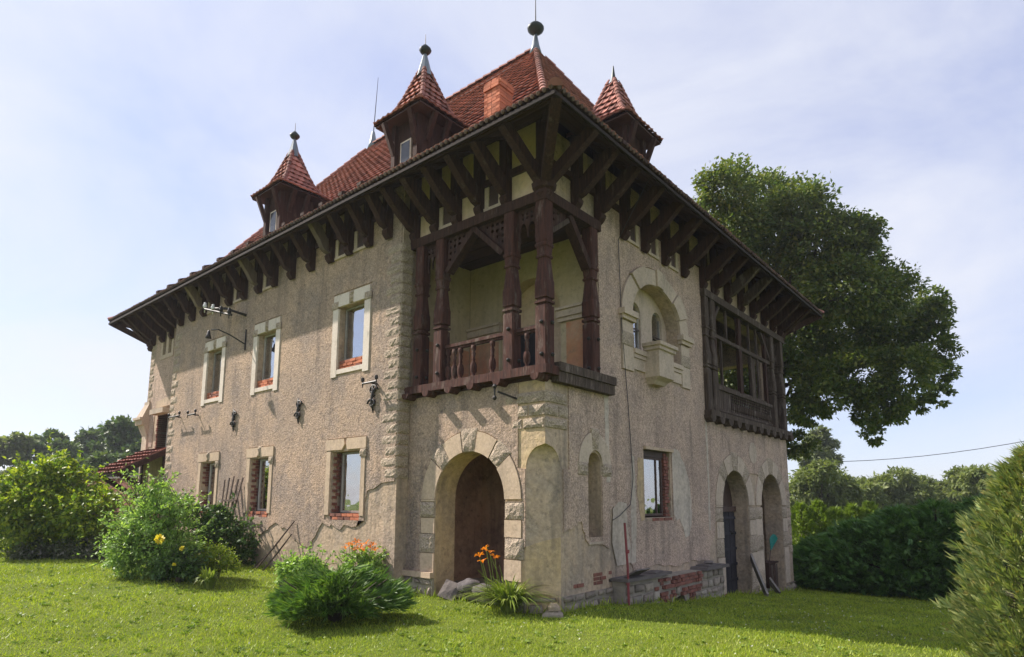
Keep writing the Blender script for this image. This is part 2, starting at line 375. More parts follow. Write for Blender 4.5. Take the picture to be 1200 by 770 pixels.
# ================================================================== MANOR HOUSE
house = thing('manor_house', (0, 0, 0), 'large weathered manor house with red tiled roof, timber eaves and corner loggia', 'house')
YM = -0.30                       # plane of the long left facade
XM0, XM1 = -14.25, -3.32
XE, YE = -17.0, 12.55            # far ends of the house
ZT = 8.28
LB, LM, RR = LP(0.0), LP(YM), RP(0.0)
EX, EY, EZ = 1.05, -1.10, 7.85   # eave corner
EXL, EYB = -17.95, 13.65
RY, RX0, RX1, RZ = 6.0, -13.1, -4.85, 15.8

# -- walls -----------------------------------------------------------
WIN_UP = [(-5.62, -4.28), (-9.17, -7.86), (-12.02, -10.72)]
WIN_LO = [(-5.63, -4.28), (-9.12, -7.88), (-11.88, -10.68)]
def rect(u0, u1, v0, v1): return [(u0, v0), (u1, v0), (u1, v1), (u0, v1)]
up_open = [rect(a + 0.20, b - 0.20, 4.56, 5.97) for a, b in WIN_UP]
lo_open = [rect(a + 0.17, b - 0.14, 1.40, 2.78) for a, b in WIN_LO]
wall_main = MB().prism([rect(XM0, XM1, -0.4, ZT)] + up_open + lo_open, LM, -0.45, 0.0).build('wall', 'smooth', house)
wall_main['label'] = 'long left facade of bare tan render'
# roughcast skin on the long facade, broken away along the foot and at the right corner
outer = [(XM0 + .01, ZT - .01), (XM0 + .01, 0.9)] + jag([(-14.2, 0.9), (-12.6, .85), (-11.2, 1.05), (-10.0, .8), (-9.6, 1.25), (-8.9, 1.22), (-8.3, 0.95), (-7.6, 1.25), (-6.9, 1.0), (-6.2, .75), (-5.7, 1.3), (-5.2, 1.2), (-4.5, 1.25), (-4.35, 1.55), (-4.2, 1.95), (-3.95, 2.0), (-3.75, 2.10)], .05) + [(-3.36, 2.13), (-3.36, ZT - .01)]
holes = [rect(a - .01, b + .01, 4.39, 6.29) for a, b in WIN_UP] + [rect(a - .01, b + .01, 1.36, 3.06) for a, b in WIN_LO]
MB().prism([outer] + holes, LM, -0.01, 0.022).build('roughcast', 'rough', wall_main)

rec_open = [rect(-15.95, -15.72, 6.55, 7.75), rect(-15.50, -15.27, 6.55, 7.75), rect(-15.9, -15.0, 3.2, 4.75)]
wall_rec = MB().prism([rect(XE, XM0 + .3, -0.4, ZT)] + rec_open, LB, -0.45, 0.0).build('wall', 'smooth', house)
MB().prism([[(XE + .01, ZT - .01), (XE + .01, 3.55), (-16.3, 3.5), (-16.2, 4.95), (-14.9, 5.02), (-14.8, 3.4), (XM0 + .2, 3.4), (XM0 + .2, ZT - .01)], rect(-16.1, -15.1, 6.4, 7.85)], LB, -.01, .02).build('roughcast', 'roughgrey', wall_rec)

AC, AR, AS = -1.69, 0.85, 1.78   # bay arch centre, radius, spring
CH = 0.40                        # chamfer leg
curve = [(-CH * math.sqrt(max(0, 1 - t * t)) if t < 1 else -.002, 2.29 + .39 * t) for t in [i / 8 for i in range(9)]]
loop = [(-3.45, -.5), (AC - AR, -.5)] + arc(AC, AS, AR, AR, math.pi, 0, 20) + [(AC + AR, -.5), (-CH, -.5)] + curve + [(-.002, 3.74), (-3.45, 3.74)]
wall_bay = MB().prism(loop, LB, -0.50, 0.0).build('wall', 'yellow', house)
wall_bay['label'] = 'corner bay wall with round arched porch'
SO = AR + .36                    # outside of the arch surround
outer = [(-3.325, 3.73), (-3.325, .48), (AC - SO - .02, .48), (AC - SO - .02, AS)] + arc(AC, AS, SO + .02, SO + .02, math.pi, 0, 18)[1:] + [(AC + SO + .02, .95)] + jag([(AC + SO + .02, .95), (-.47, .98), (-.40, 1.03)], .02) + [(-.40, 2.28), (-.56, 2.30), (-.56, 3.73)]
MB().prism(outer, LB, -.01, .02).build('roughcast', 'rough', wall_bay)
wall_bu = MB().prism(rect(-3.45, -.002, 6.98, ZT + .12), LB, -0.40, 0.0).build('wall', 'cream', house)

# right facade
D1, D2, DR, DS = 8.05, 10.83, 0.90, 1.66
NC, NA, NB, NS = 3.98, 1.10, 0.86, 5.52
rc = [(abs(u), v) for u, v in curve]; rc = [(max(u, .002), v) for u, v in rc]
slit = [(1.22, 1.05), (1.64, 1.05)] + arc(1.43, 2.40, .21, .22, 0, math.pi, 10)
win_r = rect(3.25, 4.40, 1.44, 2.80)
niche = [(NC - NA, 4.80), (NC + NA, 4.80)] + arc(NC, NS, NA, NB, 0, math.pi, 16)
loggia_r = rect(6.38, 12.50, 3.95, 6.80)
loop = [(CH, -1.6), (D1 - DR, -1.6)] + arc(D1, DS, DR, DR, math.pi, 0, 18) + [(D1 + DR, -1.6), (D2 - DR, -1.6)] + arc(D2, DS, DR, DR, math.pi, 0, 18) + [(D2 + DR, -1.6), (YE, -1.6), (YE, ZT), (.002, ZT), (.002, 6.98), (1.62, 6.98), (1.62, 3.74), (.002, 3.74)] + rc[::-1]
wall_r = MB().prism([loop, slit, win_r, niche, loggia_r], RR, -0.50, 0.0).build('wall', 'smooth', house)
wall_r['label'] = 'shaded right facade with arches, niche window and upper loggia'
outer = jag([(.47, 1.25), (.75, 1.33), (.98, 1.42), (1.10, 1.12), (1.21, 1.02)], .025, .08) + jag([(1.66, 1.0), (1.85, .92), (1.92, 1.6), (2.45, 1.75), (2.55, .75), (2.75, .42), (3.6, .52), (4.6, .40), (5.4, .48), (6.2, .40), (6.35, .75), (6.62, .98)], .03) + [(D1 - DR - .44, DS), ] + arc(D1, DS, DR + .44, DR + .44, math.pi, math.radians(40), 12)[1:] + arc(D2, DS, DR + .44, DR + .44, math.radians(140), 0, 12) + [(12.22, .6), (12.54, .6), (12.54, 3.74), (6.40, 3.74), (6.36, 3.9), (6.36, 6.86), (6.36, ZT - .01), (1.66, ZT - .01), (1.66, 3.73), (.64, 3.73), (.64, 2.28), (.47, 2.28)]
sl_o = [(1.20, 1.12), (1.20, 2.22), (.90, 2.22), (.90, 2.44)] + arc(1.43, 2.42, .53, .58, math.pi, 0, 12) + [(1.96, 2.22), (1.66, 2.22), (1.66, 1.12)]
ni_o = [(2.42, 4.30), (5.54, 4.30), (5.54, NS)] + arc(NC, NS, 1.56, 1.24, 0, math.pi, 16)[1:]
MB().prism([[p for p in outer if not (1.21 < p[0] < 1.66 and p[1] < 1.05)], [(u, max(v, 1.14)) for u, v in sl_o], rect(3.20, 4.46, 1.36, 2.87), ni_o], RR, -.01, .02).build('roughcast', 'roughgrey', wall_r)
# chamfered corner with its arched stop
mb = MB(); n = 12; rows = 6; vs = []
for k in range(rows + 1):
    t = k / rows
    for i in range(2 * n + 1):
        s = i / n - 1
        B = Vector((-CH * (0.5 - s / 2), CH * (0.5 + s / 2), 2.29))
        q = abs(s); w = math.sqrt(max(0, 1 - q * q)); tz = 2.29 + .39 * w
        T = Vector((-CH * q if s < 0 else 0.0, 0.0 if s < 0 else CH * q, tz))
        e = 1 - math.cos(t * math.pi / 2); h = math.sin(t * math.pi / 2)
        vs.append(Vector((B.x + (T.x - B.x) * e, B.y + (T.y - B.y) * e, 2.29 + (tz - 2.29) * h)))
W = 2 * n + 1
mb.add(vs, [(k * W + i, k * W + i + 1, (k + 1) * W + i + 1, (k + 1) * W + i) for k in range(rows) for i in range(2 * n)])
mb.build('niche_head', 'smooth', house, smooth=True)
MB().add([(-CH, 0, -.5), (0, CH, -.5), (0, CH, 1.18), (-CH * .5, CH * .5, 1.12), (-CH, 0, 1.03)], [(0, 1, 2, 3, 4)]).build('chamfer_face', 'yellow', house)
MB().add([(-CH, 0, 1.03), (-CH * .5, CH * .5, 1.12), (0, CH, 1.18), (0, CH, 2.29), (-CH, 0, 2.29)], [(0, 1, 2, 3, 4)]).build('chamfer_face', 'smooth', house)
# back, far end, inner floors
MB().prism([rect(XE + .002, -.502, -1.6, ZT), rect(-2.35, -.60, 4.2, 6.2)], lambda u, v, d: (u, YE - .002 + d, v), -.45, 0).build('wall', 'roughgrey', house)
MB().box(XE + .002, XE + .45, .46, YE - .46, -1.6, ZT).build('wall', 'roughgrey', house)
MB().box(XE + .46, -.51, 2.1, YE - .46, 3.30, 3.5).build('inner_floor', 'dark', house)
MB().box(XE + .46, -3.5, .46, 2.09, 3.30, 3.5).build('inner_floor', 'dark', house)
MB().box(XE + .5, -3.6, 2.6, 2.7, -.2, 8.1).build('inner_wall', 'dark', house)
# porch room behind the bay arch
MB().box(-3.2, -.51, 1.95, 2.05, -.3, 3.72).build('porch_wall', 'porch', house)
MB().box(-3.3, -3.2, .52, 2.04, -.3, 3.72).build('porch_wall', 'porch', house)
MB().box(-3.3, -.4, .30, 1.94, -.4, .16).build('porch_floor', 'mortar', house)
# loggia room above it
MB().box(-3.4, -.004, .02, 2.0, 3.745, 3.93).build('loggia_floor', 'soffit', house)
MB().box(-3.6, -3.305, .16, 1.62, 3.94, 7.0).build('loggia_wall', 'inner', house)
BA = -1.62
bk = [(-3.30, 3.94), (BA - .78, 3.94)] + arc(BA, 5.40, .78, .88, math.pi, 0, 16) + [(BA + .78, 3.94), (-.504, 3.94), (-.504, 6.99), (-3.30, 6.99)]
MB().prism(bk, LP(1.622), -.3, 0).build('loggia_wall', 'inner', house)
MB().prism(rect(-.50, -.004, 3.94, 6.97), LP(1.619), -.0, .0035).build('loggia_wall', 'inner', house)
MB().prism(rect(-.70, -.05, 3.95, 5.18), LP(1.616), 0, .006).build('painted_panel', 'pink', house)
MB().prism(rect(-3.29, -2.45, 3.95, 5.10), LP(1.622), 0, .006).build('painted_panel', 'pink', house)
MB().box(-3.304, -3.298, .3, 1.60, 3.95, 5.0).build('painted_panel', 'pink', house)
for a, b in ((-3.29, -2.38), (-.88, -.30)):
    mb = MB(); pm = LP(1.612)
    mb.pbox(pm, a, b, 5.20, 5.28, 0, .05); mb.pbox(pm, a - .0, b + .03, 5.28, 5.42, 0, .09); mb.pbox(pm, a, b + .05, 5.42, 5.47, 0, .13); mb.build('impost', 'trim', house)
MB().box(BA - .78, BA + .78, 1.93, 2.0, 3.94, 6.4).build('loggia_wall', 'cream', house)
MB().box(BA - .45, BA + .30, 1.90, 1.929, 3.94, 5.25).build('loggia_door', 'doorwood', house)
MB().bar((BA - .5, 1.90, 5.32), (BA + .35, 1.90, 5.32), .08, .12).build('door_lintel', 'trim', house)
for k in range(8):
    MB().box(-3.29, -.02, .03 + k * .197, .03 + k * .197 + .185, 6.84 + .01 * (k % 2), 6.975).build('ceiling_board', 'soffit', house)
# recess arches on the right: back walls and loggia walls coloured near-black for its unlit interior
MB().box(-1.6, -1.5, 6.6, 12.0, -1.6, 3.4).build('porch_wall', 'smooth', house)
MB().box(-1.5, -.51, 9.2, 9.6, -1.6, 3.4).build('porch_wall', 'smooth', house)
MB().box(-1.5, -.502, 6.6, 7.0, -1.6, 3.4).build('porch_wall', 'smooth', house)
MB().box(-1.5, -.502, 11.95, 12.1, -1.6, 3.4).build('porch_wall', 'smooth', house)
MB().box(-1.5, -.30, 7.0, 11.95, -1.6, -.62).build('porch_floor', 'mortar', house)
MB().box(-1.5, -.51, 6.6, 12.09, 3.41, 3.6).build('loggia_floor', 'soffit', house)
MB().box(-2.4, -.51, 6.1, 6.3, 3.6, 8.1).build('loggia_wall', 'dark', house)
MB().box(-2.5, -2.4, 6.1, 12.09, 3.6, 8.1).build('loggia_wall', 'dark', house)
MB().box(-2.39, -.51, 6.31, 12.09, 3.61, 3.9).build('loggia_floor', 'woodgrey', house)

# -- rock-faced quoins, one stone at a time ---------------------------
def quoins(mp, u_edge, sgn, v0, v1, h, wl, ws, d=0.04, start=0, mat='block'):
    v = v0; k = start
    while v + h * .6 < v1:
        w = wl if k % 2 else ws
        a, b_ = sorted((u_edge, u_edge + sgn * w))
        MB().rquad(mp, [(a, v + .012), (b_, v + .012), (b_, v + h - .012), (a, v + h - .012)], 0.0, d, 6, 4, .38, .07).build('quoin_stone', mat, house)
        v += h; k += 1
quoins(LM, XM1 - .002, -1, 2.17, 7.0, .216, .50, .36, .042)
quoins(lambda u, v, d: (XM1 + d, u, v), YM - .02, 1, 2.17, 7.0, .216, .30, .30, .035)
quoins(LM, XM0, 1, .9, 7.0, .25, .52, .34, .05)
quoins(LB, XE, 1, 4.9, 7.0, .27, .46, .34, .05)
quoins(RR, YE, -1, .2, 2.4, .27, .40, .28, .05)
for k, (z0, z1) in enumerate(((2.93, 3.12), (3.13, 3.34), (3.35, 3.56))):
    ws = [(.002, .46), (.002, .34), (.002, .62)][k]
    MB().rquad(LB, [(-ws[1], z0 + .012), (-.0, z0 + .012), (-.0, z1 - .012), (-ws[1], z1 - .012)], 0, .05, 5, 3).build('quoin_stone', 'block', house)
    wr = [.60, .34, .60][k]
    MB().rquad(RR, [(-.02, z0 + .012), (wr, z0 + .012), (wr, z1 - .012), (-.02, z1 - .012)], 0, .05, 5, 3).build('quoin_stone', 'block', house)
    if k == 1:
        MB().rquad(RR, [(.36, z0 + .012), (.64, z0 + .012), (.64, z1 - .012), (.36, z1 - .012)], 0, .035, 4, 3).build('quoin_stone', 'block', house)
    MB().rquad(LB, [(-ws[1] - .24, z0 + .012), (-ws[1] - .02, z0 + .012), (-ws[1] - .02, z1 - .012), (-ws[1] - .24, z1 - .012)], 0, .035, 4, 3).build('quoin_stone', 'block', house)

# -- arch surrounds: voussoirs one by one -------------------------------
def voussoir(parent, mp, c, z, r0a, r0b, r1a, r1b, a0, a1, d, rough, mat='trimlow', n=5):
    if rough:
        p = lambda a, ra, rb: (c + ra * math.cos(a), z + rb * math.sin(a))
        g = .02
        MB().rquad(mp, [p(a1, r0a, r0b), p(a0, r0a, r0b), p(a0, r1a, r1b), p(a1, r1a, r1b)], 0, d, 5, 5, .3, .06).build('voussoir', 'block', parent)
    else:
        MB().prism(arc(c, z, r0a, r0b, a0 + .008, a1 - .008, n) + arc(c, z, r1a, r1b, a1 - .008, a0 + .008, n), mp, 0, d).build('voussoir', mat, parent)
def arch_surround(mp, c, z, r, w, zb, blocks, key=.08, mat='trimlow', jl=True, jr=True, wl=None, wr=None):
    par = MB().pbox(mp, c - r - w, c - r - .001, z - .03, z, 0, .034).build('arch_surround', mat, house) if jl else thing('arch_surround', (0, 0, 0), None, None)
    if not jl: par.parent = house
    D = math.radians
    segs = [(0, 38, 0), (38, 56, 1), (56, 80, 0), (80, 100, 2), (100, 124, 0), (124, 142, 1), (142, 180, 0)]
    for a0, a1, k in segs:
        voussoir(par, mp, c, z, r, r, r + w + (key if k == 2 else (.06 if k == 1 else 0)), r + w + (key if k == 2 else (.06 if k == 1 else 0)), D(a0), D(a1), .058 if k else .035, k, mat)
    for s, on, ww in ((-1, jl, wl or w), (1, jr, wr or w)):
        if not on: continue
        v = z - .03; u0, u1 = sorted((c + s * r, c + s * (r + ww)))
        for (b0, b1) in blocks:
            MB().pbox(mp, u0, u1, b1 + .006, v, 0, .032).build('jamb_stone', mat, par)
            e = .05
            MB().rquad(mp, [(u0 - (e if s < 0 else 0), b0), (u1 + (e if s > 0 else 0), b0), (u1 + (e if s > 0 else 0), b1), (u0 - (e if s < 0 else 0), b1)], 0, .062, 6, 5, .3, .06).build('jamb_stone', 'block', par)
            v = b0 - .006
        MB().pbox(mp, u0, u1, zb, v, 0, .032).build('jamb_stone', mat, par)
    return par
arch_surround(LB, AC, AS, AR, .36, .47, [(1.53, 1.72), (.81, 1.16)] if 0 else [(1.45, 1.74), (.81, 1.16)])
s1 = arch_surround(RR, D1, DS, DR, .42, -.5, [(1.28, 1.62), (.43, .88)], wr=.44, mat='trim')
s2 = arch_surround(RR, D2, DS, DR, .42, -.6, [(1.28, 1.62), (.43, .88)], jl=False, mat='trim')
MB().rquad(RR, [(8.93, -.54), (9.95, -.54), (9.95, -.02), (8.93, -.02)], 0, .09, 7, 5).build('jamb_stone', 'block', s1)
MB().pbox(RR, 9.395, 9.928, -.9, 1.60, 0, .0315).build('jamb_stone', 'trim', s1)
for b0, b1 in ((1.28, 1.62), (.43, .88)):
    MB().rquad(RR, [(9.40, b0 + .004), (9.97, b0 + .004), (9.97, b1 - .004), (9.40, b1 - .004)], 0.002, .084, 5, 4).build('jamb_stone', 'block', s1)
MB().prism(arc(9.46, 3.10, .30, .29, 0, 2 * math.pi * 23 / 24, 23), RR, 0, .03).build('medallion', 'trim', house)
# slit window surround
sp = MB().prism(arc(1.43, 2.42, .23, .24, 0, math.pi, 10) + arc(1.43, 2.42, .52, .56, math.pi, 0, 10), RR, 0, .034).build('slit_surround', 'trim', house)
MB().rquad(RR, [(1.33, 2.66), (1.53, 2.66), (1.57, 3.06), (1.29, 3.06)], 0, .09, 4, 4).build('keystone', 'block', sp)
for a, b_ in ((.88, 1.20), (1.66, 1.98)):
    MB().rquad(RR, [(a, 2.20), (b_, 2.20), (b_, 2.44), (a, 2.44)], 0, .08, 4, 4).build('springer', 'block', sp)
MB().pbox(RR, 1.20, 1.66, 1.02, 1.06, -.3, .03).build('sill', 'trim', sp)

# -- windows -------------------------------------------------------------
def brick_run(parent, mp, u0, u1, v0, v1, d0, d1, mat='brickp', bl=.20, bh=.068, ragged=0):
    v = v0; k = 0
    while v + bh * .7 < v1:
        u = u0 - (bl / 2 if k % 2 else 0)
        while u < u1 - .03:
            a, b_ = max(u, u0), min(u + bl - .012, u1)
            if b_ - a > .03 and random.random() > ragged:
                j = random.uniform(-.012, .012)
                MB().pbox(mp, a, b_, v, min(v + bh - .012, v1), d0, d1 + j).build('brick', mat if random.random() < .7 else 'brick', parent)
            u += bl
        v += bh; k += 1
def sash(parent, mp, u0, u1, v0, v1, d, mat='frame', mull=0.5, fw=.05, curt=(.35, 1.0)):
    mb = MB()
    mb.pbox(mp, u0, u0 + fw, v0, v1, d - .05, d); mb.pbox(mp, u1 - fw, u1, v0, v1, d - .05, d)
    mb.pbox(mp, u0 + fw, u1 - fw, v0, v0 + fw, d - .05, d - .002); mb.pbox(mp, u0 + fw, u1 - fw, v1 - fw, v1, d - .05, d - .002)
    if mull: c = u0 + (u1 - u0) * mull; mb.pbox(mp, c - fw * .4, c + fw * .4, v0 + fw, v1 - fw, d - .045, d - .004)
    mb.build('window_frame', mat, parent)
    MB().pbox(mp, u0 + fw, u1 - fw, v0 + fw, v1 - fw, d - .03, d - .022).build('pane', 'glass', parent)
    if curt:
        a = u0 + (u1 - u0) * curt[0]; b_ = u0 + (u1 - u0) * curt[1]; n = 14; mb = MB(); vs = []
        for i in range(n + 1):
            for v in (v0, v1): vs.append(mp(a + (b_ - a) * i / n, v, d - .055 + .012 * math.sin(i * 2.3)))
        mb.add(vs, [(2 * i, 2 * i + 2, 2 * i + 3, 2 * i + 1) for i in range(n)]); mb.build('curtain', 'curtain', parent, recalc=False)
    MB().pbox(mp, u0 - .1, u1 + .1, v0 - .1, v1 + .1, d - .52, d - .50).build('painted_shade', 'dark', parent)  # near-black sheet behind the pane, the room's shade is in its colour
for i, (a, b_) in enumerate(WIN_UP):
    mb = MB(); z0, z1 = 4.40, 6.24
    mb.pbox(LM, a, a + .2, z0, 5.93, 0, .045); mb.pbox(LM, b_ - .2, b_, z0, 5.93, 0, .045)
    mb.pbox(LM, a + .2, b_ - .2, z0 + .06, z0 + .16, 0, .04)
    w = mb.build('window', 'white', house)
    c = (a + b_) / 2
    MB().pbox(LM, a + .03, c - .08, 5.97, z1, 0, .05).build('lintel_stone', 'white', w); MB().pbox(LM, c + .08, b_ - .03, 5.97, z1, 0, .05).build('lintel_stone', 'white', w)
    MB().rquad(LM, [(c - .078, 5.99), (c + .078, 5.99), (c + .09, 6.27), (c - .09, 6.27)], 0, .09, 3, 4).build('keystone', 'block', w)
    for u in (a, b_ - .16): MB().rquad(LM, [(u - .04, 5.93), (u + .2, 5.93), (u + .2, 6.10), (u - .04, 6.10)], 0.051, .075, 4, 3).build('corner_stone', 'block', w)
    brick_run(w, LM, a + .21, b_ - .21, 4.565, 4.77, -.25, -.03)
    sash(w, LM, a + .215, b_ - .215, 4.775, 5.96, -.14, 'frame', 0, .04, (.30, 1.0))
for i, (a, b_) in enumerate(WIN_LO):
    w = MB().pbox(LM, a, a + .15, 1.46, 2.80, 0, .04).build('window', 'trimlow', house); c = (a + b_) / 2
    MB().pbox(LM, b_ - .13, b_, 1.46, 2.80, 0, .04).build('jamb', 'trimlow', w)
    MB().prism(jag([(a - .03, 2.81), (c - .12, 2.81)], .004) + [(c - .02, 2.92), (c - .06, 3.04), (a - .03, 3.04)], LM, 0, .05).build('lintel_stone', 'trimlow', w)
    MB().prism([(c + .07, 2.81), (b_ + .03, 2.81), (b_ + .03, 3.04), (c + .05, 3.04), (c + .03, 2.95)], LM, 0, .05).build('lintel_stone', 'trimlow', w)
    if i: MB().rquad(LM, [(c - .07, 2.82), (c + .06, 2.82), (c + .09, 3.08), (c - .1, 3.08)], 0.0, .10, 3, 4).build('keystone', 'block', w)
    MB().rquad(LM, [(b_ - .16, 2.64), (b_ + .05, 2.64), (b_ + .05, 2.80), (b_ - .16, 2.80)], 0.041, .08, 4, 3).build('corner_stone', 'block', w)
    brick_run(w, LM, a + .18, b_ - .15, 1.30, 1.50, -.25, .005 if i else .012)
    for k in range(18):           # bare brick on the left reveal
        if random.random() < .85:
            dd = random.uniform(.10, .30); y0 = YM + .03 + (.08 if k % 2 else 0)
            MB().box(a + .165, a + .172 + random.uniform(.01, .05), y0, y0 + random.choice((.11, .22)), 1.52 + k * .069, 1.52 + k * .069 + .057).build('brick', 'brick', w)
    sash(w, LM, a + .32, b_ - .15, 1.51, 2.77, -.15, 'frame', .0, .045, (.0, 1.0) if i == 0 else None)
    MB().bar((a + .30, YM + .18, 1.51), (a + .30, YM + .18, 2.77), .05, .06).build('window_frame', 'framedark', w)
# recess windows at the far left
mb = MB()
for u0, u1 in ((-16.12, -15.96), (-15.71, -15.51), (-15.26, -15.10)): mb.pbox(LB, u0, u1, 6.40, 7.85, 0, .04)
mb.pbox(LB, -15.96, -15.26, 6.40, 6.54, 0, .038)
w = mb.build('window', 'trim', house)
for u in (-15.94, -15.49): sash(w, LB, u, u + .21, 6.56, 7.74, -.15, 'framedark', 0, .03, None)
w = MB().prism(jag([(-16.15, 3.4), (-16.15, 4.98)], .02) + jag([(-16.1, 5.0), (-14.85, 5.06)], .03) + [(-14.85, 4.78), (-15.93, 4.77), (-15.93, 3.4)], LB, 0, .03).build('window', 'trimlow', house)
brick_run(w, LB, -15.98, -15.90, 3.3, 4.75, -.3, .035, 'brick', .1)
sash(w, LB, -15.72, -15.02, 3.25, 4.55, -.2, 'frame', .5, .05, (.3, 1.0))
MB().pbox(LB, -15.9, -14.85, 4.50, 4.66, .02, .30).build('rolled_blind', 'trim', w)
# right ground floor window
w = MB().pbox(RR, 3.22, 4.48, 2.80, 2.86, 0, .07).build('window', 'trimlow', house)
MB().pbox(RR, 3.27, 4.38, 2.665, 2.795, -.3, -.06).build('lintel', 'framedark', w)
sash(w, RR, 3.27, 4.16, 1.47, 2.66, -.07, 'framedark', .72, .045, None)
brick_run(w, RR, 4.20, 4.40, 1.45, 2.78, -.40, -.03, 'brick', .13, .07, .08)
brick_run(w, RR, 3.55, 4.42, 1.30, 1.44, -.10, .012, 'brick', .2, .07, .1)
MB().prism([(4.47, 2.82), (4.60, 2.90)] + jag([(4.75, 2.88), (5.1, 2.55), (5.3, 2.1), (5.38, 1.5), (5.2, 1.02), (5.0, .98), (4.75, 1.4), (4.6, 1.36), (4.47, 1.5)], .03), RR, .021, .026).build('plaster_patch', 'scar', w)
MB().prism(jag([(3.20, 2.6), (3.16, 2.0), (3.19, 1.4)], .01) + jag([(3.06, 1.38), (2.9, 1.9), (2.98, 2.62)], .02), RR, .021, .026).build('plaster_patch', 'yellow', w)
# pale scars left by a downpipe and a removed wall, broken plaster beside the slit
for pts in ([(1.76, 3.70), (1.92, 3.70), (1.90, 2.9), (1.93, 2.1), (1.80, 2.1), (1.78, 3.0)], [(6.30, 3.70), (6.41, 3.70), (6.40, 2.4), (6.38, 1.1), (6.28, 1.1), (6.31, 2.4)], [(2.72, 2.65), (2.84, 2.62), (2.86, 1.5), (2.80, .62), (2.62, .60), (2.66, 1.6)], [(2.0, 1.62), (2.2, 1.75), (2.5, 1.72), (2.5, 1.3), (2.62, .9), (2.6, .62), (2.1, .60), (1.96, 1.0)]):
    MB().prism(jag(pts + [pts[0]], .015)[:-1], RR, .019, .024).build('plaster_scar', 'scar', house)

# niche window with its sill and corbelled box
D = math.radians
nw = MB().pbox(RR, NC - NA - .002, NC + NA + .002, 4.70, 4.80, -.3, .09).build('niche_window', 'trim', house)
for k, (a0, a1, r) in enumerate(((0, 22, 0), (22, 50, 1), (50, 76, 0), (76, 92, 1), (92, 112, 0), (112, 138, 1), (138, 180, 0))):
    voussoir(nw, RR, NC, NS, NA, NB, 1.52 + .03 * r, 1.20 + .03 * r, D(a0), D(a1), .085 if r else .05, 0, 'trim', 6)
for s in (-1, 1):
    u0, u1 = sorted((NC + s * NA, NC + s * (NA + .42)))
    MB().pbox(RR, u0, u1, 4.32, NS - .22, 0, .05).build('pier', 'trim', nw)
    MB().pbox(RR, u0 - .05, u1 + .05, NS - .20, NS - .12, 0, .10).build('capital', 'trim', nw)
    MB().pbox(RR, u0 - .08, u1 + .08, NS - .12, NS - .003, 0, .15).build('capital', 'trim', nw)
    MB().rquad(RR, [(u0 - .03, 4.80), (u1 + .03, 4.80), (u1 + .03, 5.08), (u0 - .03, 5.08)], .051, .08, 4, 3).build('rough_stone', 'block', nw)
MB().pbox(RR, NC - NA, NC + NA, 4.62, 4.695, 0, .06).build('sill_moulding', 'trim', nw); MB().pbox(RR, NC - NA, NC + NA, 4.38, 4.615, 0, .035).build('apron', 'trim', nw)
lanc = [[(u - .24, 4.82), (u + .24, 4.82)] + arc(u, 5.76, .24, .25, 0, math.pi, 8) for u in (3.60, 4.60)]
back = [(NC - NA - .05, 4.80), (NC + NA + .05, 4.80), (NC + NA + .05, 6.42), (NC - NA - .05, 6.42)]
MB().prism([back] + lanc, RP(-.30), -.12, 0).build('niche_back', 'trim', nw)
for u in (3.60, 4.60):
    sash(nw, RP(-.30), u - .24, u + .24, 4.82, 6.0, -.05, 'frame', 0, .03, (0, 1)); MB().pbox(RP(-.33), u - .2, u + .2, 5.40, 5.43, 0, .02).build('glazing_bar', 'framedark', nw)
mb = MB(); c = 3.72
prof = [(.10, .24, 4.15), (.16, .28, 4.22), (.28, .33, 4.28), (.28, .33, 4.82), (.32, .37, 4.84), (.32, .37, 4.90), (.36, .41, 4.92), (.36, .41, 4.99)]
vs = []
for d, hw, z in prof: vs += [RR(c - hw, z, 0), RR(c + hw, z, 0), RR(c + hw, z, d + .06), RR(c - hw, z, d + .06)]
mb.add(vs, [(4 * i + j, 4 * i + (j + 1) % 4, 4 * i + 4 + (j + 1) % 4, 4 * i + 4 + j) for i in range(len(prof) - 1) for j in range(4)] + [(3, 2, 1, 0), tuple(4 * (len(prof) - 1) + j for j in range(4))])
mb.build('corbelled_box', 'trim', nw)

# -- eave brackets: post, curved brace and rafter end, copied round the eaves ------
def bracket_meshes(ov, slope_rise, key, bmat='wood'):
    """local frame: outwards is -Y, foot at z = 0"""
    sx = lambda hw: (lambda u, v, d: (d * 2 * hw - hw, -u, v))
    def pr(poly, hw): return MB().prism(poly, lambda u, v, d, h=hw: (d, -u, v), -hw, hw)
    zt = 0.83 + slope_rise
    post = pr([(0, 0), (.05, -.03), (.10, .0), (.15, .06), (.165, .12), (.13, .17), (.13, .20), (.165, .24), (.165, zt - .02), (0, zt + .04)], .082)
    br = [(.10, .16), (.24, .20), (.30, .25), (ov * .55, .41), (ov - .02, .78), (ov - .22, .86), (ov * .42, .66), (.20, .50), (.10, .48)]
    brace = pr(br, .070)
    raf = pr([(0, zt - .05), (ov + .02, .80), (ov + .10, .83), (ov + .10, .90), (0, zt + .08)], .065)
    out = []
    for nm, mb_, mt in (('post', post, 'wood'), ('brace', brace, bmat), ('rafter_end', raf, 'wood')):
        me = mb_.mesh(nm); me.materials.append(M[mt]); out.append((nm, me))
    return out
BR_BAY = bracket_meshes(.98, .50, 'bay'); BR_MAIN = bracket_meshes(.72, .34, 'main')
BR_GREY = bracket_meshes(.98, .50, 'grey', 'woodgrey'); BR_PALE = bracket_meshes(.72, .34, 'pale', 'pale_wood')
def bracket(kind, loc, rz):
    root = None
    for nm, me in kind:
        if root is None: root = link('eave_bracket', me, house, loc, rz)
        else: link(nm, me, root)
for x in (-3.24, -2.64, -2.05, -1.44, -.80): bracket(BR_BAY, (x, -.002, 6.98), 0)
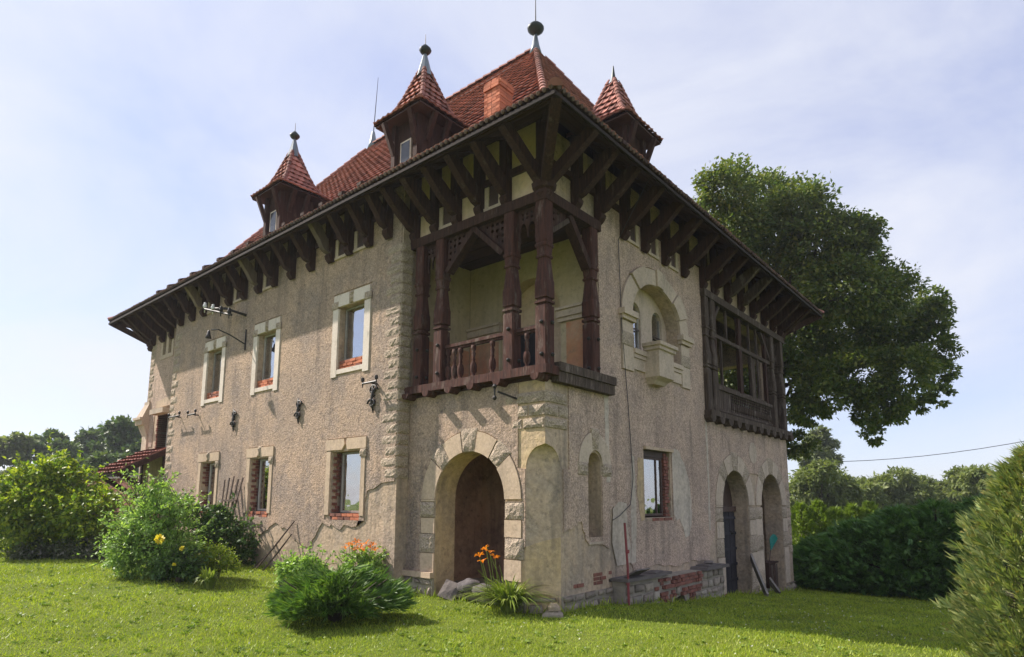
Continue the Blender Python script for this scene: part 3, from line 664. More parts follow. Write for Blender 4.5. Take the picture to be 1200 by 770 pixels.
for i, x in enumerate((-3.72, -4.36, -5.06, -5.77, -6.55, -7.40, -8.22, -9.0, -9.78, -10.62, -11.4, -12.18, -12.95, -13.75)):
    bracket(BR_PALE if i in (3, 7, 11) else BR_MAIN, (x, YM - .024, 7.09), 0)
for x in (-14.55, -15.2, -15.95, -16.75): bracket(BR_BAY, (x, -.022, 7.0), 0)
for i, y in enumerate((.85, 1.62, 2.56, 3.42, 4.36, 5.34, 6.40, 7.12, 8.0, 8.97, 9.91, 10.86, 11.66, 12.4)):
    bracket(BR_GREY if i in (8, 9) else BR_BAY, (.022, y, 7.0), math.pi / 2)
for y in np.arange(1.0, 12.2, .9): bracket(BR_BAY, (XE - .002, y, 7.0), -math.pi / 2)
for x in np.arange(-16.3, -.5, 1.1): bracket(BR_BAY, (x, YE + .002, 7.0), math.pi)
# corner brackets: pendant boss and three braces
def corner_bracket(cx, cy, sx, sy):
    mb = MB(); mb.lathe([(.02, -.16), (.13, -.13), (.17, -.06), (.15, .0), (.20, .04), (.22, .14), (.19, .17), (.19, .24)], (cx, cy, 6.98), 8)
    root = mb.build('corner_bracket', 'wood', house)
    MB().bar((cx, cy, 7.1), (cx, cy, 8.35), .20, .20).build('post', 'wood', root)
    for dx, dy, L, tw in ((sx, sy, 1.0, .16), (sx, -sy * .08, .98, .14), (-sx * .08, sy, .98, .14)):
        MB().bar((cx + dx * .08, cy + dy * .08, 7.14), (cx + dx * L, cy + dy * L, 7.80), tw, .19).build('brace', 'wood', root)
    MB().bar((cx, cy, 8.34), (cx + sx * 1.03, cy + sy * 1.03, 7.83), .14, .15).build('rafter_end', 'wood', root)
corner_bracket(.0, -.0, 1, -1); corner_bracket(XE, 0.0, -1, -1); corner_bracket(.0, YE, 1, 1); corner_bracket(XE, YE, -1, 1)
# horizontal wall plates behind the brackets
for mp, a, b_, z in ((LB, -3.30, -.02, 7.50), (LM, XM0 + .02, XM1 - .02, 7.60), (LB, XE + .05, XM0 - .02, 7.52), (RR, .05, 12.5, 7.52)):
    MB().pbox(mp, a, b_, z, z + .12, .0, .07).build('wall_plate', 'wood', house)
# little attic windows between the brackets
for mp, u, z in [(LM, x, 7.16) for x in (-4.71, -5.41, -8.6, -10.2, -11.8)] + [(LB, x, 7.08) for x in (-2.34, -1.12)] + [(RR, y, 7.08) for y in (2.98, 3.88, 4.84)]:
    mb = MB(); mb.pbox(mp, u - .22, u - .12, z, z + .40, .0, .05); mb.pbox(mp, u + .12, u + .22, z, z + .40, 0, .05); mb.pbox(mp, u - .24, u + .24, z - .06, z - .001, 0, .06)
    w = mb.build('attic_window', 'trim', house); MB().pbox(mp, u - .119, u + .119, z, z + .40, .0, .026).build('pane', 'framedark', w)

# -- corner loggia timber ----------------------------------------------------------
def column_mesh(h, name, mat, z0=3.95, w=1.0):
    R = [(0, .15), (1.00, .15), (1.015, .125), (1.04, .125), (1.055, .165), (1.09, .165), (1.105, .13), (1.13, .13), (1.145, .16), (1.42, .158), (1.46, .145), (1.80, .112), (1.83, .112), (1.845, .14), (1.875, .14), (1.89, .122), (2.02, .132), (2.04, .155), (2.085, .155), (2.10, .13), (2.14, .142), (h, .142)]
    mb = MB(); vs = []
    for z, r in R:
        r *= w; c = r * (.82 if r > .13 * w else .72)
        vs += [(r, -c, z), (r, c, z), (c, r, z), (-c, r, z), (-r, c, z), (-r, -c, z), (-c, -r, z), (c, -r, z)]
    n = 8; k = len(R)
    mb.add(vs, [(i * n + j, i * n + (j + 1) % n, (i + 1) * n + (j + 1) % n, (i + 1) * n + j) for i in range(k - 1) for j in range(n)] + [tuple(range(7, -1, -1)), tuple((k - 1) * n + j for j in range(n))])
    me = mb.mesh(name); me.materials.append(M[mat]); return me
log = MB().box(-3.30, -.155, -.13, .12, 6.79, 6.975).box(-.15, .13, -.13, 1.60, 6.789, 6.977).build('corner_loggia', 'wood', house)
log['label'] = 'open timber corner loggia with carved columns'
colm = column_mesh(2.85, 'column', 'woodred', w=.80)
bolt = MB().lathe([(.012, 0), (.032, .0), (.036, .02), (.024, .04), (.01, .05)], (0, 0, 0), 8, (0, -1, 0)).mesh('bolt'); bolt.materials.append(M['iron'])
CR_ = []
for x, y in ((-3.05, .0), (-2.47, .0), (-.71, .0), (.0, .0), (.0, 1.40)):
    c = link('column', colm, log, (x, y, 3.945)); CR_.append(c)
    for z in (.18, .72):
        link('bolt', bolt, c, (.03, -.120, z)); link('bolt', bolt, c, (.120, .03, z), math.pi / 2)
sill = MB().box(-3.32, .16, -.18, .17, 3.80, 3.945).build('sill_beam', 'woodred', log)
MB().box(-.02, .19, .172, 1.95, 3.88, 4.03).build('sill_beam', 'woodgrey', log); MB().box(.0, .16, .172, 1.93, 3.70, 3.876).build('sill_beam', 'woodgrey', log)
for x in (-3.20, -2.62, -2.02, -1.46, -.84, -.02):
    MB().prism(arc(0, 0, .09, .11, math.pi, 2 * math.pi, 8), lambda u, v, d, x=x: (x + u, d, 3.795 + v), -.26, .05).build('corbel', 'woodred', log)
rail = MB().box(-2.33, -.14, -.05, .06, 4.60, 4.66).box(-2.33, -.14, -.02, .03, 4.555, 4.598).build('handrail', 'woodred', log)
bal_prof = [(.035, 0), (.045, .02), (.035, .05), (.022, .07), (.045, .12), (.05, .22), (.042, .28), (.022, .32), (.03, .35), (.022, .38), (.032, .46), (.02, .50), (.038, .54), (.038, .61)]
balm = MB().lathe([(r * 1.25, h) for r, h in bal_prof], (0, 0, 0), 10).mesh('baluster'); balm.materials.append(M['woodred']); balm.polygons.foreach_set('use_smooth', [True] * len(balm.polygons))
for x in (-2.27, -2.11, -1.95, -1.62, -1.16, -.38): link('baluster', balm, log, (x, 0, 3.945))
# knee braces and pierced fretwork in the heads
def circ(u, v, r, n=7): return arc(u, v, r, r, 0, 2 * math.pi * (n - 1) / n, n - 1)
def fret(mp, pts, holes, th=.03): MB().prism([pts] + holes, mp, -th / 2, th / 2).build('fretwork', 'wood', log)
for u0, s in ((-2.33, 1), (-.85, -1)):
    f = lambda a, b_: (u0 + s * a, 6.79 - b_)
    fret(LB, [f(0, .0), f(.66, 0), f(.62, .06), f(.40, .26), f(.06, .62), f(0, .66)], [circ(*f(a, b_), r) for a, b_, r in ((.08, .08, .035), (.2, .08, .035), (.32, .08, .035), (.44, .07, .03), (.08, .2, .035), (.2, .2, .04), (.32, .18, .035), (.08, .32, .035), (.19, .32, .03), (.07, .44, .03))])
    MB().bar((u0 + s * .03, 0, 6.10), (u0 + s * .74, 0, 6.77), .17, .10).build('knee_brace', 'wood', log)
for u0, u1 in ((-2.90, -2.62), (-.56, -.15)):
    c = (u0 + u1) / 2; hw = (u1 - u0) / 2
    pts = [(u0, 6.79), (u1, 6.79), (u1, 6.25), (u1 - .05, 6.20)] + arc(c + hw * .45, 6.36, hw * .40, .18, 0, math.pi, 5) + [(c, 6.28)] + arc(c - hw * .45, 6.36, hw * .40, .18, 0, math.pi, 5) + [(u0 + .05, 6.20), (u0, 6.25)]
    fret(LB, pts, [circ(c + dx, 6.70 - dz, .028) for dx in (-.10, 0, .10) for dz in (0, .08) if abs(dx) < hw - .03])
fret(RR, [(.15, 6.79), (.72, 6.79), (.15, 6.36)], [circ(.25, 6.70, .035), (circ(.37, 6.72, .03)), circ(.25, 6.58, .03)])
MB().bar((0, .16, 6.33), (0, .76, 6.77), .12, .08).build('knee_brace', 'woodgrey', log)
MB().bar((0, 1.30, 6.0), (0, .66, 6.78), .18, .13).build('knee_brace', 'wood', log)
# -- the glazed loggia on the right facade -------------------------------------------
lg = MB().pbox(RR, 6.32, 12.58, 6.80, 6.98, -.1, .14).build('upper_loggia', 'woodgrey', house)
lg['label'] = 'glazed upper loggia of weathered timber'
cm2 = column_mesh(2.84, 'column', 'woodgrey', w=.85)
for y in (6.47, 6.86, 11.42, 12.30): link('column', cm2, lg, (.0, y, 3.95))
MB().pbox(RR, 6.30, 12.66, 3.82, 3.945, -.2, .20).build('sill_beam', 'woodgrey', lg)
k = 0
for y in np.arange(6.42, 12.6, .56):
    MB().prism(arc(0, 0, .16, .17, math.pi, 2 * math.pi, 8), lambda u, v, d, y=y: (d, y + u, 3.818 + v), -.05, .20).build('corbel', 'woodgrey', lg)
MB().pbox(RR, 7.0, 11.3, 4.57, 4.66, -.05, .06).build('handrail', 'woodgrey', lg); MB().pbox(RR, 7.0, 11.3, 4.02, 4.08, -.03, .04).build('bottom_rail', 'woodgrey', lg)
bm2 = MB().lathe([(r * .8, h * .8) for r, h in bal_prof], (0, 0, 0), 8).mesh('baluster'); bm2.materials.append(M['woodgrey'])
for y in np.arange(8.12, 11.3, .135): link('baluster', bm2, lg, (.0, y, 4.08))
for y in np.arange(7.03, 8.0, .125): MB().pbox(RR, y, y + .118, 4.081, 4.569, -.02, .015 + random.uniform(0, .012)).build('panel_board', 'woodgrey', lg)
MB().pbox(RR, 6.98, 11.32, 5.90, 6.0, -.05, .05).build('transom', 'woodgrey', lg)
for y, w_ in ((8.86, .11), (10.95, .07), (7.15, .05)): MB().pbox(RR, y - w_, y + w_, 4.66, 6.80, -.045, .045).build('mullion', 'wood', lg)
for y in (7.95, 9.65, 10.25): MB().pbox(RR, y - .035, y + .035, 6.0, 6.80, -.03, .03).build('glazing_bar', 'woodgrey', lg)
for y in (7.55, 9.72, 10.3): MB().pbox(RR, y - .03, y + .03, 4.66, 5.90, -.03, .03).build('glazing_bar', 'woodgrey', lg)
for y0, y1 in ((7.2, 8.75), (8.97, 10.88)):
    MB().pbox(RR, y0, y1, 4.665, 4.72, -.03, .02).build('sash_rail', 'woodgrey', lg)
MB().pbox(RR, 9.75, 10.27, 4.67, 5.89, -.08, -.05).build('boarded_panel', 'woodgrey', lg)
MB().bar((0, 6.92, 6.2), (0, 7.45, 6.79), .10, .09).build('knee_brace', 'woodgrey', lg); MB().bar((0, 11.34, 6.05), (0, 10.6, 6.79), .10, .09).build('knee_brace', 'woodgrey', lg)

# -- roof ---------------------------------------------------------------------------
GU = [0, .14, .25, .36, 1.0]; GG = [0, .07, .155, .27, 1.0]
def roof_face(ax0, ax1, bx0, bx1, e0, e1, axis_):
    """P(a, u): a along the eave 0..1 between hips, u up the slope"""
    def Pt(a, u):
        h = EZ + (RZ - EZ) * float(np.interp(u, GU, GG))
        lo = ax0 + (bx0 - ax0) * u; hi = ax1 + (bx1 - ax1) * u
        p = lo + (hi - lo) * a; q = e0 + (e1 - e0) * u
        return Vector((p, q, h)) if axis_ == 'x' else Vector((q, p, h))
    return Pt
FACES = {'front': roof_face(EXL, EX, RX0, RX1, EY, RY, 'x'), 'right': roof_face(EY, EYB, RY, RY, EX, RX1, 'y'),
         'back': roof_face(EX, EXL, RX1, RX0, EYB, RY, 'x'), 'left': roof_face(EYB, EY, RY, RY, EXL, RX0, 'y')}
def tile_sheet(Pt, u_max, row, wid, wave, lift, seed, us=None):
    r = random.Random(seed); vs = []; fs = []
    # arc length table at mid slope
    tab = [0.0]; N = 400
    for i in range(N): tab.append(tab[-1] + ((Pt(.5, (i + 1) / N * u_max) - Pt(.5, i / N * u_max))).length)
    total = tab[-1]; nrow = int(total / row)
    uof = lambda s: float(np.interp(s, tab, np.linspace(0, u_max, N + 1)))
    for k in range(nrow + 1):
        s0 = k * row; s1 = min(s0 + row * 1.12, total)
        if s1 - s0 < row * .3: continue
        u0, u1 = uof(s0), uof(s1)
        A0, B0, A1, B1 = Pt(0, u0), Pt(1, u0), Pt(0, u1), Pt(1, u1)
        L0 = (B0 - A0).length; dr = (B0 - A0).normalized() if L0 > 1e-6 else None
        if dr is None or L0 < wid * .4: continue
        up = (Pt(.5, min(u0 + .01, 1)) - Pt(.5, u0)).normalized(); nn = dr.cross(up); nn = nn if nn.z > 0 else -nn
        lo1 = (A1 - A0).dot(dr); hi1 = (B1 - A0).dot(dr); upv = (A1 - A0) - dr * lo1
        nt_ = int(L0 / wid) + 2; ph = (k % 2) * wid * .5 * 0
        for j in range(-1, nt_):
            a = j * wid + ph; b_ = a + wid * 1.02; jl = lift + r.uniform(-.004, .006); sk = r.uniform(-.008, .008)
            xs0 = [min(max(a + (b_ - a) * t, 0), L0) for t in (0, .25, .5, .75, 1)]; xs1 = [min(max(x, lo1), hi1) for x in [a + (b_ - a) * t for t in (0, .25, .5, .75, 1)]]
            if xs0[-1] - xs0[0] < .02: continue
            o = len(vs); w = [wave * q for q in (.55, .0, -.15, .35, 1.0)]
            for x, q in zip(xs0, w): vs.append(A0 + dr * x + nn * (q + jl) + up * sk)
            for x, q in zip(xs1, w): vs.append(A0 + dr * x + upv + nn * (q + .004))
            for x, q in zip(xs0, w): vs.append(A0 + dr * x + nn * (q + jl - .028) + up * (sk + .003))
            fs += [(o + i, o + i + 1, o + 6 + i, o + 5 + i) for i in range(4)] + [(o + 10 + i, o + 11 + i, o + 1 + i, o + i) for i in range(4)]
    return MB().add(vs, fs)
def hip_tiles(mb, pts, rad, step, lift=.02):
    for a, b_ in zip(pts[:-1], pts[1:]):
        n = max(1, round((b_ - a).length / step)); t = (b_ - a).normalized()
        s = t.cross(Vector((0, 0, 1))); s = s.normalized() if s.length > .01 else Vector((1, 0, 0)); q = s.cross(t)
        for i in range(n):
            p0 = a + (b_ - a) * (i / n); p1 = a + (b_ - a) * ((i + 1.12) / n); vs = []
            for p, r in ((p0, rad * 1.15), (p1, rad * .85)):
                for j in range(7):
                    g = math.pi * j / 6; vs.append(p + s * math.cos(g) * r + q * (math.sin(g) * r + lift))
            o = [(j, j + 1, 8 + j, 7 + j) for j in range(6)] + [tuple(range(7))]
            mb.add(vs, o)
# deck under the tiles, with fascia and soffit
US = [0, .07, .14, .20, .25, .31, .36, .6, 1.0]
roof = None
for nm, Pt in FACES.items():
    mb = MB(); n = len(US); vs = [Pt(a, u) - Vector((0, 0, .045)) for u in US for a in (0, 1)] + [Pt(a, u) - Vector((0, 0, .11)) for u in US for a in (0, 1)]
    mb.add(vs, [(2 * i, 2 * i + 1, 2 * i + 3, 2 * i + 2) for i in range(n - 1)] + [(2 * n + 2 * i, 2 * n + 2 * i + 2, 2 * n + 2 * i + 3, 2 * n + 2 * i + 1) for i in range(n - 1)] + [(0, 2 * n, 2 * n + 1, 1)])
    if roof is None: roof = mb.build('roof', 'soffit', house, recalc=False); roof['label'] = 'steep hipped roof of red clay tiles'
    else: mb.build('roof_deck', 'soffit', roof, recalc=False)
    # soffit boards one by one
    if nm in ('front', 'right', 'left'):
        for k in range(6):
            u0, u1 = .012 + k * .028, .012 + k * .028 + .026
            A, B, C_, D_ = Pt(.0, u0), Pt(1, u0), Pt(1, u1), Pt(0, u1); dz = Vector((0, 0, .115 + .004 * (k % 2))); th = Vector((0, 0, .022))
            MB().hexa([A - dz - th, B - dz - th, C_ - dz - th, D_ - dz - th, A - dz, B - dz, C_ - dz, D_ - dz]).build('soffit_board', 'soffit', roof)
    tag(tile_sheet(Pt, .975, .32, .235, .016, .068, len(nm)).build('roof_tiles', 'tile', roof, recalc=False), kind='stuff')
E_ = [Vector((EX, EY, EZ)), Vector((EX, EYB, EZ)), Vector((EXL, EYB, EZ)), Vector((EXL, EY, EZ))]
for a, b_ in zip(E_, E_[1:] + E_[:1]):
    MB().bar(a - Vector((0, 0, .10)), b_ - Vector((0, 0, .075)), .04, .06).build('fascia_board', 'fascia', roof)
mb = MB()
for nm, a in (('front', 1), ('front', 0), ('back', 0), ('back', 1)):
    hip_tiles(mb, [FACES[nm](a, u) for u in np.linspace(0, .97, 18)], .10, .33)
hip_tiles(mb, [Vector((RX0, RY, RZ)), Vector((RX1, RY, RZ))], .12, .36, .01)
tag(mb.build('ridge_tiles', 'tile', roof, recalc=False), kind='stuff')
# dark weathered first course along the front and right eaves
for nm in ('front', 'right'):
    Pt = FACES[nm]; A, B = Pt(0, 0), Pt(1, 0); n = int((B - A).length / .1175); dr = (B - A) / n; mb = MB()
    for i in range(n):
        p = A + dr * (i + .5) + Vector((0, 0, .03))
        o_ = Vector((0, -1, 0)) if nm == 'front' else Vector((1, 0, 0))
        mb.lathe([(.032, -.10), (.038, .045), (.028, .05)], p, 6, tuple(o_ - Vector((0, 0, .5))))
    tag(mb.build('eave_tiles', 'tiledark', roof), kind='stuff')
# finials on the ridge ends
def finial(x, y, z, s, ball, rod, tilt=0.0, mat='zinc'):
    f = MB().lathe([(.26 * s, -.25 * s), (.15 * s, .15 * s), (.06 * s, .62 * s), (.03 * s, .66 * s)], (x, y, z), 10).build('finial', mat, roof, smooth=True)
    zz = z + .62 * s
    if ball: MB().lathe([(.03, 0), (ball * .55, ball * .25), (ball * .93, ball * .6), (ball, ball * .85), (ball * .93, ball * 1.0), (ball * .6, ball * 1.35), (.05, ball * 1.6)], (x, y, zz), 14).build('ball', 'copper', f, smooth=True); zz += ball * 1.5
    MB().tube([(x, y, zz - .1), (x + tilt, y, zz + rod)], [.022, .008], 6).build('rod', 'iron', f)
finial(RX1, RY, RZ, .85, .27, 1.35); finial(RX0, RY, RZ, .95, 0, 2.3, .18)

# -- turret dormers ------------------------------------------------------------------
def dormer(cx, cy, ze, face, ball):
    """square turret, eave half width .75, eave height ze; face 'L' looks -Y, 'R' looks +X"""
    hw = .75; H = 1.56
    g = lambda u: float(np.interp(u, [0, .22, .42, .6, 1], [0, .07, .21, .42, 1.0]))
    d = MB().box(cx - .44, cx + .44, cy - .44, cy + .44, ze - 1.75, ze - .02).build('dormer', 'wood', house)
    def fc(k):
        c, s = [(1, 0), (0, 1), (-1, 0), (0, -1)][k]
        def Pt(a, u):
            w = hw * (1 - u); lx, ly = (-w + 2 * w * a), -w
            return Vector((cx + lx * c - ly * s, cy + lx * s + ly * c, ze + H * g(u)))
        return Pt
    for k in range(4):
        Pt = fc(k)
        tag(tile_sheet(Pt, .90, .175, .17, .022, .050, k).build('dormer_tiles', 'tile', d, recalc=False), kind='stuff')
        mb = MB(); U_ = [0, .22, .42, .6, .93]
        mb.add([Pt(a, u) - Vector((0, 0, .03)) for u in U_ for a in (0, 1)], [(2 * i, 2 * i + 1, 2 * i + 3, 2 * i + 2) for i in range(4)]); mb.build('dormer_roof', 'soffit', d, recalc=False)
    MB().box(cx - hw + .02, cx + hw - .02, cy - hw + .02, cy + hw - .02, ze - .07, ze - .035).build('dormer_soffit', 'soffit', d)
    mb = MB()
    for k in range(4): hip_tiles(mb, [fc(k)(1, u) for u in np.linspace(0, .92, 10)], .055, .16, .01)
    tag(mb.build('hip_tiles', 'tile', d, recalc=False), kind='stuff')
    q = (lambda u, v, o: (cx + u, cy - .44 - o, v)) if face == 'L' else (lambda u, v, o: (cx + .44 + o, cy + u, v))
    MB().pbox(q, -.17, .17, ze - 1.15, ze - .52, .0, .04).build('window_frame', 'white', d); MB().pbox(q, -.135, .135, ze - 1.11, ze - .56, .041, .046).build('pane', 'darkpane', d)
    MB().pbox(q, -.135, .135, ze - 1.11, ze - .56, .0405, .0408).build('painted_shade', 'dark', d)  # thin near-black sheet, unlit interior put into the colour
    for s in (-1, 1):
        MB().pbox(q, s * .36 - .06, s * .36 + .06, ze - 1.6, ze - .05, .0, .09).build('post', 'wood', d)
        MB().bar(q(s * .36, ze - .75, .05), q(s * .42, ze - .08, .30), .10, .10).build('brace', 'wood', d)
        p = (lambda u, v, o: (cx + s * (.44 + o), cy + u, v)) if face == 'L' else (lambda u, v, o: (cx + u, cy + s * (.44 + o), v))
        for t in (-.3, .1): MB().bar(p(t, ze - .62, .02), p(t, ze - .08, .28), .10, .10).build('brace', 'wood', d)
    top = ze + H * g(.90)
    if ball:
        f = MB().lathe([(.19, -.14), (.12, .12), (.035, .46)], (cx, cy, top + .02), 8).build('finial', 'zinc', d)
        MB().lathe([(.03, .44), (.10, .49), (.14, .55), (.13, .58), (.06, .66), (.02, .70)], (cx, cy, top), 12).build('ball', 'copper', d, smooth=True)
        MB().tube([(cx, cy, top + .68), (cx, cy, top + .95)], [.012, .006], 5).build('rod', 'iron', d)
    else: MB().lathe([(.10, -.06), (.05, .12), (.012, .42)], (cx, cy, top + .02), 8).build('finial', 'copper', d)
    return d
dormer(-3.62, .40, 9.86, 'L', True)['label'] = 'tiled turret dormer nearest the front corner'
dormer(-9.05, .40, 9.98, 'L', True)['label'] = 'tiled turret dormer towards the far end'
dormer(-.45, 3.18, 9.66, 'R', False)['label'] = 'tiled turret dormer with a short spike'
# -- chimney, brick by brick -----------------------------------------------------------
cx0, cy0 = -2.62, 1.28
ch = MB().box(cx0 + .012, cx0 + .438, cy0 + .012, cy0 + .438, 9.4, 10.92).build('chimney', 'mortar', house)
bx_ = MB().box(0, .213, 0, .10, 0, .066).mesh('brick'); bx_.materials.append(M['brickp']); by_ = MB().box(0, .10, 0, .213, 0, .066).mesh('brick'); by_.materials.append(M['brickp'])
for k in range(20):
    z = 9.45 + k * .075; q = .006 if k in (17, 18) else 0
    e = .03 if k in (17, 18) else 0
    for i in range(2):
        o_ = i * .226
        link('brick', bx_, ch, (cx0 + o_ + random.uniform(-.003, .003), cy0 - e + (0.0 if k % 2 else .004), z)); link('brick', by_, ch, (cx0 + .35 + e - (0.004 if k % 2 else 0), cy0 + .101 * 0 + o_ + (.0 if i else .0), z + .0001))
        link('brick', bx_, ch, (cx0 + o_, cy0 + .35, z)); link('brick', by_, ch, (cx0, cy0 + o_, z - .0001))

# -- foot of the walls: rubble plinth, low masonry ledge ----------------------------------
def rubble(parent, mp, u0, u1, v0f, v1, d0, d1, s=.17, mats=('stone', 'stone', 'mortar'), skip=None, brick=None):
    v = v0f; r_ = 0
    while v < v1 - .04:
        h = min(s * random.uniform(.6, 1.0), v1 - v); u = u0
        while u < u1 - .02:
            w = min(s * random.uniform(.8, 1.7), u1 - u); g = .012
            if not (skip and skip(u + w / 2, v + h / 2)):
                R_ = lambda m: random.uniform(-.4, 1) * m; cs = [(u + g + R_(.04), v + g + R_(.03)), (u + w - g - R_(.04), v + g + R_(.03)), (u + w - g - R_(.05), v + h - g - R_(.03)), (u + g + R_(.05), v + h - g - R_(.03))]
                if brick and brick(u + w / 2, v + h / 2):
                    brick_run(parent, mp, u, u + w, v, v + h, d0, d1 + random.uniform(-.02, .035), 'brick', random.uniform(.14, .24), .074, .22)
                else: MB().rquad(mp, cs, d0, d1 + random.uniform(0, .03), 4, 3, .5, .16).build('stone', random.choice(mats), parent, smooth=True)
            u += w
        v += h; r_ += 1
pl = MB().pbox(LB, -3.32, AC - AR - .002, -.5, .36, 0, .05).build('plinth', 'mortar', house)
MB().pbox(LB, -3.34, AC - AR + .0, .37, .47, 0, .11).build('plinth_cap', 'trimlow', pl); rubble(pl, LB, -3.32, AC - AR - .01, .02, .36, .05, .085, .25)
MB().pbox(LB, AC + AR + .002, -CH, -.5, .22, 0, .03).build('plinth', 'mortar', pl)
rubble(pl, LB, AC + AR + .01, -CH, -.08, .24, .03, .06, .26)
pc = lambda u, v, d: (-CH + u * .7071 + d * .7071, u * .7071 - d * .7071, v)
rubble(pl, pc, 0.0, CH * 1.414, -.10, .26, .0, .05, .30)
pr_ = MB().pbox(RR, CH, 1.94, -.6, .24, 0, .02).build('plinth', 'mortar', house); rubble(pr_, RR, CH, 1.94, -.10, .25, .02, .06, .30, ('stone',))
brick_run(pr_, RR, 1.35, 1.94, .26, .56, 0, .008, 'brick', .2, .07, .35)
brick_run(pr_, RR, .75, 1.35, .27, .40, 0, .006, 'brick', .2, .07, .6)
led = MB().prism([[(1.95, -1.2), (3.82, -1.2), (3.82, -.16), (4.30, -.10), (4.42, -.3), (4.42, -1.2), (6.42, -1.2), (6.42, .27), (1.95, .35)]], RR, 0, .26).build('low_masonry_ledge', 'mortar', house)
led['label'] = 'crumbling low ledge of rubble and brick under the window'
rubble(led, RR, 1.95, 6.42, -.62, .30, .26, .30, .24, ('stone', 'stone', 'mortar'), lambda u, v: 3.78 < u < 4.45 and v < -.05, lambda u, v: (3.2 < u < 5.3 and v > -.10 + .14 * math.sin(u * 5)) or (4.3 < u < 4.95) or (3.4 < u < 3.8) or (5.2 < u < 5.8 and .0 < v < .14))
MB().pbox(RR, 3.82, 4.42, -1.0, -.1, .0, .05).build('hole_shade', 'dark', led)  # near-black panel backing the opening, shade put into its colour
MB().prism([(1.9, .352), (3.05, .345), (3.6, .37), (3.62, .41), (1.9, .405)], RR, 0, .36).build('ledge_slab', 'slab', led)
MB().prism([(5.2, .29), (6.5, .28), (6.48, .345), (5.25, .35)], RR, 0, .38).build('ledge_slab', 'slab', led)
for a, b_, z, mp in ((7.0, 7.15, -.30, RR),):
    brick_run(pr_, RR, 6.45, 7.14, -.75, -.42, 0, .06, 'brick', .2, .07, .15)
rubble(pr_, RR, 8.96, 9.93, -.95, -.56, .03, .10, .3, ('stone',)); rubble(pr_, RR, 11.75, 12.56, -1.1, -.62, .0, .07, .28, ('stone',))
# doors in the arches
dr_ = MB().box(-.46, -.40, D1 - DR + .003, D1 + DR - .003, -1.0, 1.50).build('door', 'doorwood', house)
for k in range(9): MB().box(-.399, -.378 + .006 * (k % 2), D1 - DR + .01 + k * .198, D1 - DR + .01 + k * .198 + .188, -.72, 1.49).build('door_board', 'doorwood', dr_)
for z in (-.3, .1, .5, .9, 1.3): MB().box(-.371, -.35, D1 - DR + .01, D1 + DR - .01, z, z + .07).build('door_batten', 'doorwood', dr_)
MB().box(-.48, -.33, D1 - DR + .003, D1 + DR - .003, 1.502, 1.64).build('door_lintel', 'framedark', dr_)
MB().prism([(D1 - DR + .004, 1.645), (D1 + DR - .004, 1.645)] + arc(D1, DS, DR - .006, DR - .006, .01, math.pi - .01, 14), RP(-.42), -.04, 0).build('fanlight', 'framedark', dr_)
MB().lathe([(.05, 0), (.05, .03), (.02, .05), (.03, .09)], (-.37, D1 + .55, .95), 8, (1, 0, 0)).build('handle', 'iron', dr_)
# ornamented corner corbel at the far left
mb = MB()
for z0, z1, w0, w1 in ((1.0, 3.9, .06, .06), (3.9, 4.25, .07, .18), (4.25, 4.42, .24, .26), (4.42, 4.5, .31, .31), (4.5, 4.95, .24, .07), (4.95, 5.05, .07, .07)):
    mb.hexa([(XE - w0, -w0, z0), (XE + .35, -w0, z0), (XE + .35, .3, z0), (XE - w0, .3, z0), (XE - w1, -w1, z1), (XE + .35, -w1, z1), (XE + .35, .3, z1), (XE - w1, .3, z1)])
mb.build('corner_corbel', 'trim', house)
# wrought iron scroll anchors on the long facade
def scroll(x, z, s):
    pts = []
    for c, dirn, z_ in ((0, 1, .18), (0, -1, -.12)):
        pts.append([(x + dirn * s * (.02 + .15 * math.cos(t) * (1 - t / 9)) , YM - .06, z + s * z_ + s * .12 * math.sin(t) * (1 - t / 9)) for t in np.linspace(0, 7.5, 22)])
    mb = MB()
    for p in pts: mb.tube(p, .026 * s, 6)
    mb.tube([(x - .03 * s, YM - .05, z + .36 * s), (x + .04 * s, YM - .07, z + .16 * s), (x - .03 * s, YM - .06, z - .06 * s), (x + .05 * s, YM - .06, z - .34 * s)], [.014 * s, .034 * s, .034 * s, .016 * s], 6)
    mb.tube([(x, YM, z + .05 * s), (x, YM - .09, z + .05 * s)], .03 * s, 6)
    return mb.build('wall_anchor', 'iron', house, smooth=True)
scroll(-4.08, 3.80, .9); scroll(-6.83, 3.78, .85); scroll(-9.95, 3.82, .85)
# lean-to porch at the far left
po = MB().hexa([(-16.9, -1.42, 2.50), (-14.78, -1.42, 2.50), (-14.78, .0, 3.32), (-16.9, .0, 3.32), (-16.9, -1.42, 2.56), (-14.78, -1.42, 2.56), (-14.78, .0, 3.38), (-16.9, .0, 3.38)]).build('lean_to_porch', 'soffit', house)
po['label'] = 'small tiled lean-to porch roof at the far end'
PP = lambda a, u: Vector((-16.95 + 2.2 * a, -1.46 + 1.46 * u, 2.56 + .84 * u))
tag(tile_sheet(PP, 1.0, .28, .235, .038, .045, 3).build('porch_tiles', 'tile', po, recalc=False), kind='stuff')
MB().bar((-14.74, -1.45, 2.50), (-14.74, .0, 3.34), .05, .16).build('barge_board', 'wood', po)
for x in (-14.95, -16.75):
    MB().bar((x, -.02, 1.75), (x, -1.25, 2.50), .12, .14).build('brace', 'wood', po); MB().bar((x, -.06, 1.6), (x, -.06, 3.2), .12, .12).build('post', 'wood', po)
brick_run(po, LB, -16.9, -15.0, .5, 2.0, 0, .02, 'brick', .25, .085, .1)

